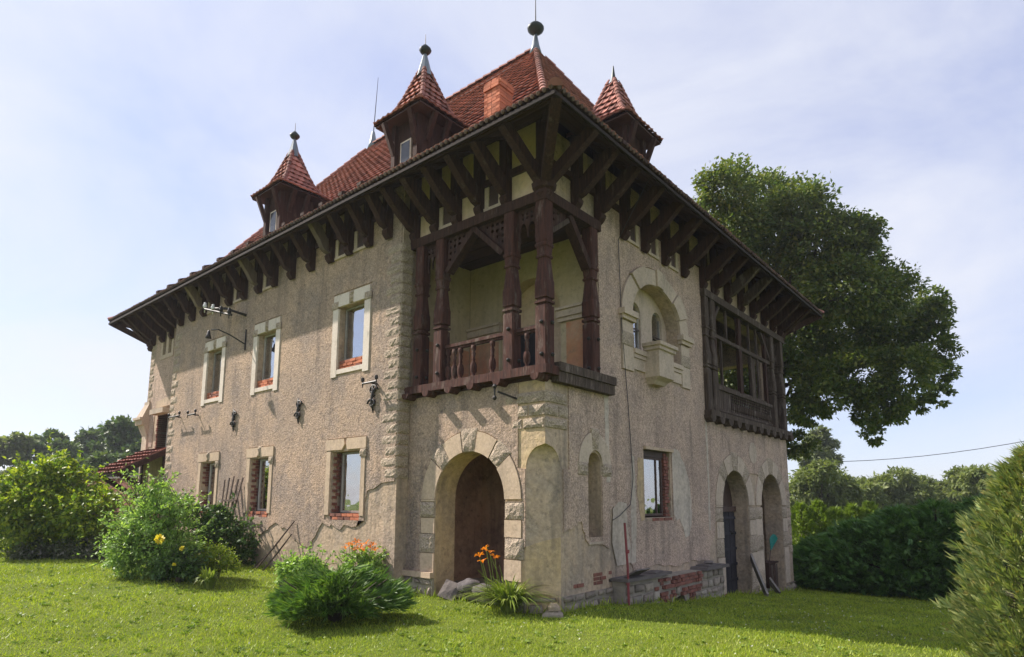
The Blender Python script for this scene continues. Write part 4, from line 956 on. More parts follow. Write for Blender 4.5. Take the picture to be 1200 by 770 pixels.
# ================================================================== THINGS ON AND BY THE HOUSE
# telephone arm with insulators, high on the left facade
p0 = (-9.68, YM - .03, 6.62)
t = thing('insulator_arm', p0, 'curved black iron arm carrying white insulators under the left eave', 'insulator arm')
tip = pix(240, 362, 1.0); d_ = (np.array(tip) - CAMP); 
tip = Vector(CAMP + d_ * ((-1.0 - CAMP[1]) / d_[1]))
mid = (Vector(p0) + tip) / 2 + Vector((0, 0, .10))
off(MB().tube([p0, mid, tip], [.035, .035, .03], 6).build('arm', 'iron', t, smooth=True), p0)
off(MB().tube([tip + Vector((.05, -.02, -.02)), Vector((-9.62, YM - .45, 6.52))], .03, 6).build('crossbar', 'iron', t), p0)
for k in range(4):
    q = tip.lerp(Vector((-9.62, YM - .45, 6.52)), k / 3.3)
    off(MB().lathe([(.015, -.10), (.015, .02), (.05, .03), (.055, .10), (.03, .13), (.04, .16), (.01, .18)], q, 8).build('insulator', 'porcelain' if k < 2 else 'iron', t, smooth=True), p0)
p0 = (-9.62, YM - .03, 5.85)
t = thing('wall_lamp', p0, 'small black lamp on a bent iron arm between two upper windows', 'lamp')
off(MB().tube([(-9.62, YM - .04, 6.22), (-9.62, YM - .04, 5.66)], .018, 6).build('back_rod', 'iron', t), p0)
off(MB().tube([(-9.62, YM - .04, 5.82), (-9.85, YM - .35, 6.05), (-10.0, YM - .6, 6.17), (-10.12, YM - .72, 6.15)], .018, 6).build('arm', 'iron', t), p0)
off(MB().lathe([(.02, .12), (.035, .08), (.05, .0), (.08, -.09), (.06, -.10)], (-10.16, YM - .76, 6.02), 10).build('lamp_shade', 'iron', t, smooth=True), p0)
# cross-arm brackets with little insulators
def crossarm(x, z, w, label, stem, n):
    p0 = (x, YM - .03, z); t = thing('wire_bracket', p0, label, 'wire bracket')
    y = YM - .22
    off(MB().tube([(x, YM - .02, z), (x, y, z)], .018, 6).build('stem', 'iron', t), p0)
    off(MB().tube([(x - w / 2, y, z), (x + w / 2, y, z)], .022, 6).build('bar', 'iron', t), p0)
    for k in range(n):
        u = x - w / 2 + w * k / (n - 1)
        off(MB().lathe([(.012, -.08), (.012, .04), (.035, .05), (.035, .11), (.015, .13)], (u, y, z), 8).build('insulator', 'iron', t), p0)
crossarm(-13.35, 4.20, .75, 'black wire bracket with two insulators by the far left quoins', 0, 2)
crossarm(-12.15, 4.16, .5, 'thin wire bracket under the farthest upper window', 0, 2)
crossarm(-3.98, 4.08, .44, 'small insulator bar above the scroll anchor nearest the quoins', 0, 2)
p0 = (-.66, -.02, 3.50)
t = thing('iron_hook', p0, 'black iron arm with hanging hook under the corner loggia', 'hook')
off(MB().tube([(-.58, -.02, 3.46), (-.74, -.34, 3.56)], .018, 6).build('arm', 'iron', t), p0)
off(MB().lathe([(.02, -.14), (.04, -.10), (.015, -.06), (.015, .05), (.04, .09), (.02, .13)], (-.76, -.38, 3.55), 8).build('hook', 'iron', t), p0)
# lightning wire down the right facade
pts = [(.98, 2.05, 7.85), (.06, 2.35, 6.9), (.05, 2.42, 5.2), (.05, 2.60, 3.6), (.05, 2.72, 2.2), (.05, 2.60, 1.7), (.05, 2.2, 1.5), (.05, 1.94, 1.42)]
tag(MB().tube(pts, .008, 5).build('lightning_wire', 'wire'), 'thin loose wire running down the right facade from the eave', 'wire')
g = float(gz(.06, 1.96))
tag(MB().tube([(.33, 1.96, g - .05), (.33, 1.95, .6), (.30, 1.93, 1.38)], .022, 8).lathe([(.035, 0), (.035, .06)], (.325, 1.955, .30), 8).lathe([(.035, 0), (.035, .06)], (.33, 1.955, .85), 8).build('red_pipe', 'redpipe'), 'thin red pipe standing against the right facade', 'pipe')
# loose slabs and leftovers on the ledge
def slab(name, c, sx, sy, sz, rz, rx, mat, label, cat, group=None):
    mb = MB(); o = mb.rquad(lambda u, v, d: (u, v, d), [(-sx / 2, -sy / 2), (sx / 2, -sy / 2 * .9), (sx / 2 * .93, sy / 2), (-sx / 2, sy / 2 * .96)], 0, sz, 4, 3, .2, .05).build(name, mat)
    o.location = c; o.rotation_euler = (rx, 0, rz); return tag(o, label, cat, group)
slab('stone_slab', (.24, 2.35, .44), .42, .62, .06, .1, 0, 'slab', 'brown stone slab lying tilted on the ledge beside the red pipe', 'slab').rotation_euler = (0, -.5, .05)
slab('stone_slab', (.20, 3.15, .415), .26, .5, .04, .15, 0, 'slab', 'narrow dark slab lying flat on the ledge left of the window', 'slab')
slab('stone_slab', (.20, 5.75, .352), .30, .62, .05, -.1, 0, 'slab', 'wide grey slab on the right end of the ledge', 'slab')
slab('stone_slab', (.18, 5.80, .41), .20, .32, .05, .3, 0, 'slab', 'small slab lying on top of the wide grey slab', 'slab')
# yellow stone block by the corner, on a flat stone
b0 = gpt(648, 722)
slab('flat_stone', (b0[0], b0[1], b0[2] - .02), .34, .26, .12, .6, 0, 'stone', 'flat grey stone carrying a pale block at the corner', 'stone')
slab('stone_block', (b0[0] + .02, b0[1], b0[2] + .09), .19, .15, .12, .75, 0, 'smooth', 'pale ochre block resting on a flat stone at the corner', 'block')
# debris in the porch arch
def sack(loc, s, label, rz=0):
    bm = bmesh.new(); bmesh.ops.create_icosphere(bm, subdivisions=3, radius=1.0)
    for v in bm.verts:
        n_ = math.sin(v.co.x * 5 + s[0] * 9) * math.cos(v.co.y * 6) * .10 + math.sin(v.co.z * 9 + v.co.x * 4) * .06
        v.co = v.co * (1 + n_); v.co.x *= s[0]; v.co.y *= s[1]; v.co.z *= s[2]
    me = bpy.data.meshes.new('sack'); bm.to_mesh(me); bm.free(); me.materials.append(M['bag'])
    me.polygons.foreach_set('use_smooth', [True] * len(me.polygons))
    o = link('grey_sack', me, None, loc, rz); tag(o, label, 'sack')
sack((-1.80, .16, .26), (.22, .18, .14), 'full grey sack lying in the porch arch', .3); sack((-1.40, .10, .24), (.24, .17, .11), 'flat grey sack in the porch arch behind the strap-leaved clump', -.2)
slab('broken_slab', (-2.15, .02, .18), .34, .36, .05, .2, 0, 'slab', 'tilted broken slab leaning at the left side of the porch arch', 'slab').rotation_euler = (1.0, .3, .3)
# planks leaning by the right arches
z_ = float(gz(.3, 8.5))
tag(MB().bar((.62, 8.25, z_), (.03, 8.90, .32), .30, .05, (1, .4, 0)).build('leaning_plank', 'plank'), 'grey plank leaning against the pier between the two arches', 'plank')
z_ = float(gz(.3, 10))
tag(MB().bar((.45, 9.75, z_), (.12, 10.0, z_ + .32), .26, .05, (1, .3, 0)).build('fallen_board', 'plank'), 'short broken board lying at the foot of the pier', 'board')
cb = (-.16, 10.75, -.64)
cr = thing('wooden_crate', cb, 'dark wooden crate standing in the right arch below the green rake', 'crate')
for k in range(4): off(MB().box(-.34, -.02, 10.40 + k * .19, 10.40 + k * .19 + .17, -.64, .02 - .03 * (k % 2)).build('slat', 'woodgrey' if k % 2 else 'wood', cr), cb)
off(MB().box(-.36, .0, 10.36, 11.20, .021, .06).build('lid', 'wood', cr), cb)
# green fan rake
rb = (-.42, 11.35, -.64)
rk = thing('leaf_rake', rb, 'green plastic fan rake leaning upside down in the right arch', 'rake')
hd = Vector((-.22, 11.25, .36))
off(MB().tube([(-.42, 11.35, -.62), hd], .016, 6).build('handle', 'pale_wood', rk), rb)
mb = MB()
for k in range(17):
    a = math.radians(-44 + k * 88 / 16); tp = hd + Vector((.10, math.sin(a) * .50, math.cos(a) * .46)); mb.bar(hd, tp, .040, .010, (1, 0, 0))
for rr in (.22, .42): mb.tube([hd + Vector((.10 * rr / .46, math.sin(a) * rr * 1.05, math.cos(a) * rr)) for a in np.radians(np.linspace(-44, 44, 9))], .015, 5)
off(mb.build('tines', 'teal', rk), rb)
# trellis and sticks against the long facade
tp0 = (-9.6, YM - .35, .3)
tr = thing('fan_trellis', tp0, 'dark fan trellis of wooden slats leaning on the wall between lower windows', 'trellis')
for k in range(5):
    a = (k - 2)
    off(MB().bar((-9.5 + a * .07, YM - .42, .35), (-9.62 + a * .24, YM - .10, 2.28 + .04 * (k % 3)), .045, .025, (0, 1, 0)).build('slat', 'stick', tr), tp0)
for z, w in ((1.35, .34), (1.75, .44)): off(MB().bar((-9.57 - w, YM - .24, z), (-9.57 + w, YM - .24, z), .03, .045).build('crossbar', 'stick', tr), tp0)
for i, (a, b_) in enumerate((((-7.35, -.9, .22), (-6.75, YM - .05, 1.30)), ((-7.10, -.85, .22), (-6.82, YM - .05, 1.02)), ((-7.6, -.85, .2), (-7.45, YM - .05, .75)))):
    tag(MB().tube([a, tuple((np.array(a) + np.array(b_)) / 2 + .02), b_], [.022, .02, .014], 6).build('leaning_stick', 'stick'), ('long bare stick leaning on the wall behind the juniper', 'second bare stick leaning beside the longest one', 'short bare stick leaning on the wall left of the longer ones')[i], 'stick')
# brick garden wall running on from the far left corner
gw = MB().box(-25.0, -17.12, .32, .58, -.2, 2.55).build('garden_wall', 'mortar'); tag(gw, 'old red brick garden wall running left from the far corner', 'wall')
mb = MB(); z = .1; k = 0
while z < 2.54:
    x = -25.0 + (.13 if k % 2 else 0)
    while x < -17.4:
        j = random.uniform(0, .012); mb.box(x, x + .24, .30 - j, .33, z, z + .068); x += .26
    z += .082; k += 1
tag(mb.build('bricks', 'brick', gw), kind='stuff')
MB().box(-25.0, -17.13, .24, .66, 2.552, 2.62).build('coping', 'slab', gw)
# power line at the right
A = pix(985, 541, 60); B = pix(1260, 505, 52)
tag(MB().tube([A + (B - A) * k / 8 + np.array([0, 0, -.5 * (1 - (k / 4 - 1) ** 2)]) for k in range(9)], .03, 5).build('power_line', 'wire'), 'thin power line crossing the sky above the far trees', 'cable')

# ================================================================== VEGETATION
def unit(v): return v / np.maximum(np.linalg.norm(v, axis=-1, keepdims=True), 1e-9)
def cards(name, P, A, L, Wd, mat, parent, fold=.25, nrm=None):
    """pointed leaves: base P, direction A, length L, width Wd"""
    n = len(P); A = unit(A); rv = rng.normal(size=(n, 3)) if nrm is None else nrm
    S = unit(np.cross(A, rv)); Nn = np.cross(S, A)
    L = np.broadcast_to(np.asarray(L, float), (n,))[:, None]; Wd = np.broadcast_to(np.asarray(Wd, float), (n,))[:, None]
    m_ = P + A * L * .45 + Nn * Wd * fold
    V = np.stack([P, m_ + S * Wd * .5, P + A * L, m_ - S * Wd * .5], 1).reshape(-1, 3)
    return raw(name, V, np.arange(4 * n).reshape(n, 4), mat, parent)
def raw(name, V, F, mat, parent):
    me = bpy.data.meshes.new(name); k = F.shape[1]
    me.vertices.add(len(V)); me.vertices.foreach_set('co', np.ascontiguousarray(V, dtype=np.float32).ravel())
    me.loops.add(F.size); me.loops.foreach_set('vertex_index', np.ascontiguousarray(F, dtype=np.int32).ravel())
    me.polygons.add(len(F)); me.polygons.foreach_set('loop_start', np.arange(0, F.size, k, dtype=np.int32)); me.polygons.foreach_set('loop_total', np.full(len(F), k, dtype=np.int32))
    me.update(calc_edges=True); me.materials.append(M[mat] if isinstance(mat, str) else mat)
    return link(name, me, parent)
def clumps(lobes, nsub, n, spread=.30, flat=.8, inner=.55):
    """points in leafy clumps on the outsides of the lobes (x, y, z, r)"""
    lob = np.array(lobes, float); w = lob[:, 3] ** 2; w /= w.sum()
    idx = rng.choice(len(lob), nsub, p=w); d = unit(rng.normal(size=(nsub, 3))); rad = lob[idx, 3] * (inner + (1 - inner) * rng.random(nsub) ** .5)
    C = lob[idx, :3] + d * rad[:, None] * np.array([1, 1, flat]); cr_ = lob[idx, 3] * spread * (.6 + .8 * rng.random(nsub))
    k = rng.integers(0, nsub, n); q = np.clip(rng.normal(size=(n, 3)), -1.7, 1.7) * np.array([1, 1, .6]) * .55
    return C[k] + q * cr_[k][:, None], unit(d[k] + q * .5), C
M['linden'] = m_leaf('linden_leaf', [(0.056, 0.101, 0.026), (0.094, 0.143, 0.033), (0.147, 0.185, 0.040), (0.207, 0.218, 0.055)])
M['yellowgreen'] = m_leaf('yellow_green_leaf', [(0.077, 0.146, 0.021), (0.173, 0.259, 0.031), (0.294, 0.362, 0.037), (0.414, 0.449, 0.051)], .4)
M['greyshrub'] = m_leaf('soft_green_leaf', [(0.155, 0.267, 0.070), (0.252, 0.391, 0.098), (0.421, 0.560, 0.169)], .35)
M['darkshrub'] = m_leaf('dark_leaf', [(0.044, 0.099, 0.029), (0.081, 0.152, 0.039), (0.134, 0.207, 0.053)], .25)
M['fargreen'] = m_leaf('far_tree_leaf', [(0.062, 0.112, 0.039), (0.099, 0.152, 0.051), (0.152, 0.198, 0.062)], .25)
M['willow'] = m_leaf('willow_leaf', [(0.112, 0.151, 0.047), (0.159, 0.198, 0.063), (0.238, 0.262, 0.095)], .35)
M['birch'] = m_leaf('birch_leaf', [(0.110, 0.138, 0.069), (0.166, 0.193, 0.097), (0.221, 0.248, 0.124)], .35)
M['thuja'] = m_leaf('thuja_scale', [(0.107, 0.168, 0.066), (0.235, 0.287, 0.095), (0.365, 0.377, 0.139)], .3)
M['thujatip'] = m_leaf('thuja_cones', [(0.24, 0.22, 0.06), (0.32, 0.28, 0.09)], .2)
M['thujadark'] = m_leaf('dark_thuja_scale', [(0.058, 0.137, 0.039), (0.108, 0.215, 0.055), (0.166, 0.273, 0.070)], .25)
M['hedge'] = m_leaf('hedge_scale', [(0.112, 0.191, 0.029), (0.191, 0.270, 0.039), (0.254, 0.333, 0.055)], .3)
M['juniper'] = m_leaf('juniper_needles', [(0.049, 0.112, 0.024), (0.104, 0.199, 0.035), (0.190, 0.285, 0.051)], .25)
M['strap'] = m_leaf('strap_leaf', [(0.138, 0.207, 0.034), (0.221, 0.290, 0.055), (0.331, 0.373, 0.097)], .35, .4)
M['variegated'] = m_leaf('variegated_leaf', [(0.05, 0.085, 0.03), (0.08, 0.11, 0.04), (0.11, 0.13, 0.06), (0.12, 0.14, 0.07), (0.42, 0.38, 0.34)], .25)
M['orange'] = m_leaf('orange_petal', [(0.62, 0.16, 0.012), (0.75, 0.24, 0.02)], .35)
M['yellowrose'] = m_leaf('yellow_petal', [(0.75, 0.62, 0.05), (0.8, 0.7, 0.12)], .35)
M['clover'] = m_leaf('clover_flower', [(0.55, 0.55, 0.42), (0.7, 0.7, 0.58)], .2)
M['grass'] = m_leaf('grass_blade', [(0.173, 0.246, 0.025), (0.253, 0.337, 0.032), (0.346, 0.410, 0.044), (0.427, 0.456, 0.073)], .35)

def limbs(mb, base, top, lobes, r0, n=6):
    base, top = Vector(base), Vector(top)
    mid = base.lerp(top, .5) + Vector((random.uniform(-.2, .2), random.uniform(-.2, .2), 0))
    mb.tube([base - Vector((0, 0, .15)), base.lerp(mid, .5), mid, top], [r0 * 1.2, r0 * .9, r0 * .72, r0 * .35], 10)
    big = sorted(lobes, key=lambda q: -q[3])[:14]
    for l in big:
        f = random.uniform(.25, .8); a = base.lerp(mid, .5).lerp(top, f); e = Vector(l[:3])
        m2 = a.lerp(e, .5) + Vector((0, 0, -.06 * (e - a).length)); mb.tube([a, m2, e], [r0 * .30 * (1 - f * .5), r0 * .17, r0 * .04], n)
        for _ in range(3):
            q = e + Vector(unit(rng.normal(size=3)) * l[3] * .75); mb.tube([m2.lerp(e, .6), q], [r0 * .10, r0 * .02], 4)
def tree(name, base, lobes, mat, label, r0, nsub, n, L, cat='tree', group=None, crown='crown', trunk='trunk', spread=.3, aspect=.6, droop=.3, inner=.55, flat=.85, top=None, shoots=0, shoot_len=.6):
    t = thing(name, tuple(base), label, cat, group)
    mb = MB(); top = np.mean(np.array(lobes)[:, :3], 0) if top is None else top; limbs(mb, base, top, lobes, r0)
    off(mb.build(trunk, 'bark', t, smooth=True), base)
    P, dn, C = clumps(lobes, nsub, n, spread, flat, inner)
    keep = P[:, 2] > base[2] + .03; P, dn = P[keep], dn[keep]; n = len(P)
    A = unit(dn * .7 + rng.normal(size=(n, 3)) * .6 + np.array([0, 0, -droop]))
    if shoots:                       # long loose shoots breaking the outline
        lob = np.array(lobes); w_ = lob[:, 3] ** 2; idx = rng.choice(len(lob), shoots, p=w_ / w_.sum()); d0 = unit(rng.normal(size=(shoots, 3)) * np.array([1, 1, .5]) + np.array([0, 0, .75]))
        st = lob[idx, :3] + d0 * lob[idx, 3:4] * .7; ln_ = shoot_len * (.5 + rng.random(shoots)); mb = MB(); k_ = 16
        for a_, d1, l_ in zip(st, d0, ln_): mb.tube([a_, a_ + d1 * l_ * .5, a_ + d1 * l_ + np.array([0, 0, -.08 * l_])], [.006, .005, .002], 4)
        tag(off(mb.build('shoots', 'bark', t), base), kind='stuff')
        u_ = rng.random((shoots, k_)); PS = (st[:, None] + d0[:, None] * (ln_[:, None] * u_)[..., None]).reshape(-1, 3); DS_ = unit(np.repeat(d0, k_, 0) * .4 + rng.normal(size=(shoots * k_, 3)) * .6)
        P = np.concatenate([P, PS]); dn = np.concatenate([dn, DS_]); A = np.concatenate([A, DS_]); n = len(P)
    s = L * (.55 + .9 * rng.random(n))
    nr = unit(np.array([0, 0, 1.0]) + rng.normal(size=(n, 3)) * .55)
    off(cards(crown, P, A, s, s * aspect, mat, t, .15, np.cross(A, np.cross(nr, A))), base)
    return t
def vlobes(T, spec, jit):
    """lobes from (px, py, r_px) at about depth T"""
    o = []
    for px, py, r, *dz in spec:
        t_ = T + (dz[0] if dz else random.uniform(-jit, jit)); p = pix(px, py, t_); o.append((p[0], p[1], p[2], r * t_ / FPX))
    return o
# the big broadleaf tree behind the right end of the house
T = 29.0
spec = [(852, 222, 34), (892, 236, 36), (935, 245, 38), (862, 275, 36), (905, 285, 42), (958, 290, 44), (995, 280, 30), (1012, 300, 24), (985, 340, 46), (935, 345, 48), (1035, 345, 34), (1045, 390, 38), (990, 395, 46), (940, 410, 46), (1090, 372, 24), (1085, 410, 30), (1100, 440, 20), (1100, 462, 14), (1060, 438, 34), (1010, 440, 36), (960, 455, 34), (1040, 478, 24), (1022, 505, 16), (1012, 488, 16), (1090, 350, 14), (945, 480, 22), (935, 520, 18), (1075, 470, 16), (850, 420, 40), (875, 462, 36), (832, 462, 36), (845, 370, 38), (890, 400, 36)]
tree('linden_tree', gdist(905, T), vlobes(T, spec, 3.2), 'linden', 'tall spreading broadleaf tree behind the right end of the house', .42, 2600, 165000, .165, spread=.33, inner=.42, top=pix(915, 330, T))
# far trees on the left
FT = [(18, 520, [(18, 522, 16), (6, 530, 14), (30, 533, 12)], 58, 'willow', 'pale thin-crowned far tree at the left edge'),
      (62, 520, [(60, 520, 15), (48, 528, 13), (75, 530, 14)], 60, 'fargreen', 'low round far tree second from the left edge'),
      (105, 515, [(105, 517, 16), (95, 528, 14), (118, 528, 15)], 62, 'fargreen', 'dark far tree in the middle of the left treeline'),
      (145, 505, [(145, 505, 17), (135, 520, 18), (160, 512, 15), (168, 528, 15), (150, 532, 16)], 55, 'fargreen', 'tallest dark far tree next to the far left corner of the house'),
      (120, 545, [(120, 545, 14), (135, 548, 13), (150, 545, 13), (105, 550, 12)], 48, 'fargreen', 'lower rounded far tree just above the small porch roof'),
      (-35, 520, [(-35, 520, 17), (-22, 535, 15), (-50, 535, 16)], 58, 'fargreen', 'round far tree just outside the left edge'),
      (-95, 525, [(-95, 525, 18), (-80, 540, 16), (-112, 540, 17)], 60, 'willow', 'outermost far tree on the left')]
for px, py, sp, T, mt, lab in FT:
    lb = vlobes(T, sp + [(px - 9, 562, 15), (px + 9, 565, 15), (px, 578, 16)], 1.5); tree('far_tree', gdist(px, T), lb, mt, lab, .22, 170, 9000, .42, group='trees behind the garden on the left', spread=.36, inner=.4)
# trees beyond the hedge on the right
FR = [(958, [(958, 520, 15), (950, 535, 15), (968, 540, 15), (960, 508, 9), (972, 525, 10)], 60, 'birch', 'pale silvery birch rising behind the hedge beside the house'),
      (955, [(950, 565, 20), (975, 572, 22), (935, 580, 18), (990, 585, 18), (965, 552, 14)], 46, 'willow', 'olive green willow behind the light hedge next to the house'),
      (1045, [(1030, 570, 18), (1052, 562, 17), (1070, 578, 18), (1015, 582, 16), (1045, 588, 18)], 50, 'willow', 'olive willow in the middle of the trees beyond the hedge'),
      (1100, [(1095, 580, 17), (1112, 575, 14), (1085, 590, 15)], 54, 'willow', 'low olive willow right of the middle beyond the hedge'),
      (1140, [(1130, 562, 16), (1145, 560, 15), (1155, 575, 18), (1125, 580, 15), (1175, 580, 20), (1195, 585, 18)], 48, 'willow', 'rounded olive willow beyond the hedge nearest the foreground thuja'),
      (1005, [(1000, 572, 18), (1012, 580, 18), (988, 582, 16), (1003, 592, 18)], 55, 'willow', 'smaller willow filling the gap left of the middle one'),
      (1075, [(1072, 572, 17), (1086, 580, 17), (1062, 584, 16), (1076, 594, 18)], 57, 'willow', 'smaller willow filling the gap right of the middle one'),
      (1240, [(1230, 570, 18), (1250, 562, 17), (1265, 582, 18), (1240, 590, 16)], 50, 'willow', 'willow beyond the hedge outside the right edge'),
      (1320, [(1310, 570, 20), (1335, 566, 19), (1350, 588, 20), (1320, 592, 18)], 48, 'fargreen', 'outermost tree on the right')]
for px, sp, T, mt, lab in FR:
    tree('far_tree', gdist(px, T), vlobes(T, sp, 1.5), mt, lab, .25, 210, 12000, .34, group='trees beyond the hedge', spread=.34, aspect=.4, inner=.4, droop=.6)
M['far2'] = M['fargreen']
# left bushes
def bush(name, px, py, sp, T, mt, lab, nsub, n, L, cat='shrub', r0=.05, **kw):
    b = gpt(px, py); T = float(np.dot(b - CAMP, CF)) if T is None else T
    t = tree(name, b, vlobes(T, sp, .5 * sp[0][2] / FPX * T), mt, lab, r0, nsub, n, L, cat, None, 'foliage', 'stems', **kw)
    return t, b, T
bush('yellow_green_bush', 68, 652, [(60, 600, 44), (25, 600, 36), (100, 605, 36), (55, 566, 30), (90, 568, 26), (20, 572, 26), (62, 545, 18), (118, 585, 20), (8, 625, 26), (70, 628, 34), (108, 625, 28), (38, 632, 26)], None, 'yellowgreen', 'large round bush with yellow-green shoots at the left edge of the lawn', 560, 24000, .11, spread=.30, inner=.35, shoots=160, shoot_len=.5)
bush('light_green_shrub', 178, 676, [(176, 640, 36), (150, 650, 24), (205, 645, 26), (178, 605, 26), (200, 612, 22), (165, 590, 16), (190, 585, 14), (172, 660, 30), (150, 625, 20), (186, 574, 13), (212, 592, 14), (158, 600, 16)], None, 'greyshrub', 'tall loose light green shrub in front of the left bed', 420, 15000, .075, spread=.30, aspect=.42, inner=.25, shoots=190, shoot_len=.55)
bush('dark_rose_bush', 268, 662, [(262, 630, 24), (282, 640, 18), (240, 625, 18), (285, 655, 14), (255, 605, 14), (225, 605, 14), (235, 645, 20)], None, 'darkshrub', 'dark leafy bush growing against the wall under the trellis', 260, 8000, .08, spread=.30, inner=.3, shoots=90, shoot_len=.4)
bush('mound_shrub', 253, 678, [(253, 655, 19), (240, 660, 14), (268, 662, 14)], None, 'yellowgreen', 'small rounded bright green shrub right of the tall loose shrub', 90, 4500, .04, spread=.35, shoots=40, shoot_len=.12)
t, b, T = bush('low_leafy_plant', 208, 682, [(205, 660, 16), (220, 668, 12), (195, 668, 12)], None, 'darkshrub', 'low rose bush with yellow blooms before the tall loose shrub', 70, 2500, .07, spread=.35, shoots=30, shoot_len=.25)
def rose(px, py, T, s):
    c = pix(px, py, T); n = 26; d = unit(rng.normal(size=(n, 3)) + np.array([0, 0, .4])); return c + d * s * .2, d, np.full(n, s)
for px, py, s in ((187, 632, .085), (214, 643, .05), (204, 662, .035)):
    P, d, S = rose(px, py, T - .35, s); off(cards('rose', P, d, S, S * .9, 'yellowrose', t), b)
for i, (px, lab) in enumerate(((38, 'low plant with pale variegated leaves under the round bush'), (85, 'low pale-leaved plant between the round bush and the loose shrub'), (118, 'low pale-flecked plant at the foot of the tall loose shrub'))):
    bush('variegated_plant', px, 655, [(px, 645, 14), (px - 14, 648, 11), (px + 14, 646, 11)], None, 'variegated', lab, 70, 1800, .085, 'plant', .02, spread=.4, shoots=20, shoot_len=.2)
# low leafy plants with orange lilies behind the juniper
def lily_flower(c, s, mb):
    q = Vector((random.uniform(-.6, .6), random.uniform(-.6, .6), 1)).normalized(); R3 = q.to_track_quat('Z', 'Y').to_matrix(); c_ = Vector(c)
    for k in range(6):
        a = k * math.pi / 3 + random.random() * .3; l = s * random.uniform(.8, 1.1)
        P3 = lambda r, h, w: c_ + R3 @ Vector((math.cos(a) * r * l - math.sin(a) * w * l, math.sin(a) * r * l + math.cos(a) * w * l, h * l))
        mb.add([P3(0, 0, 0), P3(.22, .35, .10), P3(.22, .35, -.10), P3(.50, .60, .17), P3(.50, .60, -.17), P3(.80, .62, .12), P3(.80, .62, -.12), P3(1.0, .48, 0), P3(.48, .54, 0), P3(.8, .57, 0)], [(0, 1, 2), (1, 3, 8), (1, 8, 2), (2, 8, 4), (3, 5, 9, 8), (8, 9, 6, 4), (5, 7, 9), (9, 7, 6)])
def flowers(parent, base, spots, s):
    for px, py, T in spots:
        mb = MB(); lily_flower(pix(px, py, T), s, mb); off(mb.build('flower', 'orange', parent, recalc=False), base)
        mb = MB(); c = pix(px, py, T); mb.tube([(base[0] + (c[0] - base[0]) * .5, base[1] + (c[1] - base[1]) * .5, base[2]), tuple(c)], [.008, .005], 4); off(mb.build('stem', 'strap', parent), base)
t, b, T = bush('orange_lily_plant', 425, 690, [(425, 668, 20), (440, 672, 14), (410, 672, 14)], None, 'greyshrub', 'leafy plant with a head of orange lilies behind the juniper', 90, 3200, .065, spread=.35, r0=.02, shoots=50, shoot_len=.25)
flowers(t, b, [(412, 641, T), (418, 637, T + .1), (424, 641, T - .1), (430, 638, T), (434, 643, T - .05), (421, 645, T - .2), (405, 644, T), (427, 646, T - .1), (437, 640, T), (415, 646, T - .1), (409, 640, T + .1), (440, 646, T)], .10)
bush('leafy_perennial', 350, 690, [(350, 668, 18), (338, 672, 12), (365, 668, 14), (372, 676, 16)], None, 'greyshrub', 'low leafy perennial behind the left half of the juniper', 90, 3600, .06, 'plant', .015, spread=.35, shoots=50, shoot_len=.25)

# conifers: sprays of small scale-leaved twigs
def sprays(P, D, n_tw, L, W, mat, name, parent, base, fan=.6, droop=0.0):
    k = len(P); D = unit(D); S = unit(np.cross(D, rng.normal(size=(k, 3)))); 
    f = (np.arange(n_tw) / (n_tw - 1) - .5) * 2
    A = D[:, None, :] + S[:, None, :] * (f * fan)[None, :, None] + rng.normal(size=(k, n_tw, 3)) * .10; A[..., 2] -= droop * np.abs(f)[None, :]
    st = P[:, None, :] + D[:, None, :] * (L * .35 * (1 - np.abs(f)))[None, :, None] * rng.random((k, 1, 1))
    LL = L * (1.0 - .45 * np.abs(f))[None, :] * (.7 + .6 * rng.random((k, 1)))
    nr = np.cross(D, S)[:, None, :] + rng.normal(size=(k, n_tw, 3)) * .2
    o = cards(name, st.reshape(-1, 3), A.reshape(-1, 3), LL.ravel(), W, mat, parent, .1, np.cross(A, np.cross(nr, A)).reshape(-1, 3)); off(o, base)
def conifer(name, base, H, R, mat, label, n, L, W, shape=1.0, up=.55, group=None, cat='conifer', tip=None, lobes_=0):
    t = thing(name, tuple(base), label, cat, group)
    off(MB().tube([base - np.array([0, 0, .1]), base + np.array([0, 0, H * .5]), base + np.array([0, 0, H * .95])], [R * .07 + .03, R * .05 + .02, .01], 8).build('trunk', 'bark', t), base)
    z = rng.random(n) ** 1.15; a = rng.random(n) * 2 * math.pi
    pr_ = np.interp(z, [0, .12, .3, .7, .92, 1.0], [.80, .97, 1.0, .72 ** shape, .30, .03])
    bl = 1 + .17 * np.sin(a * 5 + z * 17) + .15 * np.sin(a * 9 - z * 31) + .10 * np.sin(a * 17 + z * 53)
    r = R * pr_ * bl * (.55 + .47 * rng.random(n) ** .5)
    P = base + np.stack([r * np.cos(a), r * np.sin(a), z * H + .03], 1)
    D = np.stack([np.cos(a), np.sin(a), np.full(n, up) + .3 * rng.normal(size=n)], 1) + rng.normal(size=(n, 3)) * .25
    sprays(P, D, 7, L, W, mat, 'foliage', t, base)
    m_ = max(40, n // 12); zz = rng.random(m_); aa = rng.random(m_) * 6.283; mb = MB()
    for q in range(min(m_, 90)):
        rr = R * .8 * np.interp(zz[q], [0, .3, 1], [.9, 1, .1]); c = base + np.array([0, 0, zz[q] * H * .8]); e = base + np.array([rr * math.cos(aa[q]), rr * math.sin(aa[q]), zz[q] * H * .8 + rr * .35]); mb.tube([c, e], [.014 + R * .008, .004], 4)
    off(mb.build('branches', 'bark', t), base)
    if tip:
        k = rng.choice(n, n // 3, replace=False); sprays(P[k] + unit(D[k]) * L * .6, D[k], 4, L * .28, W * 1.3, tip, 'cones', t, base, .9)
    return t
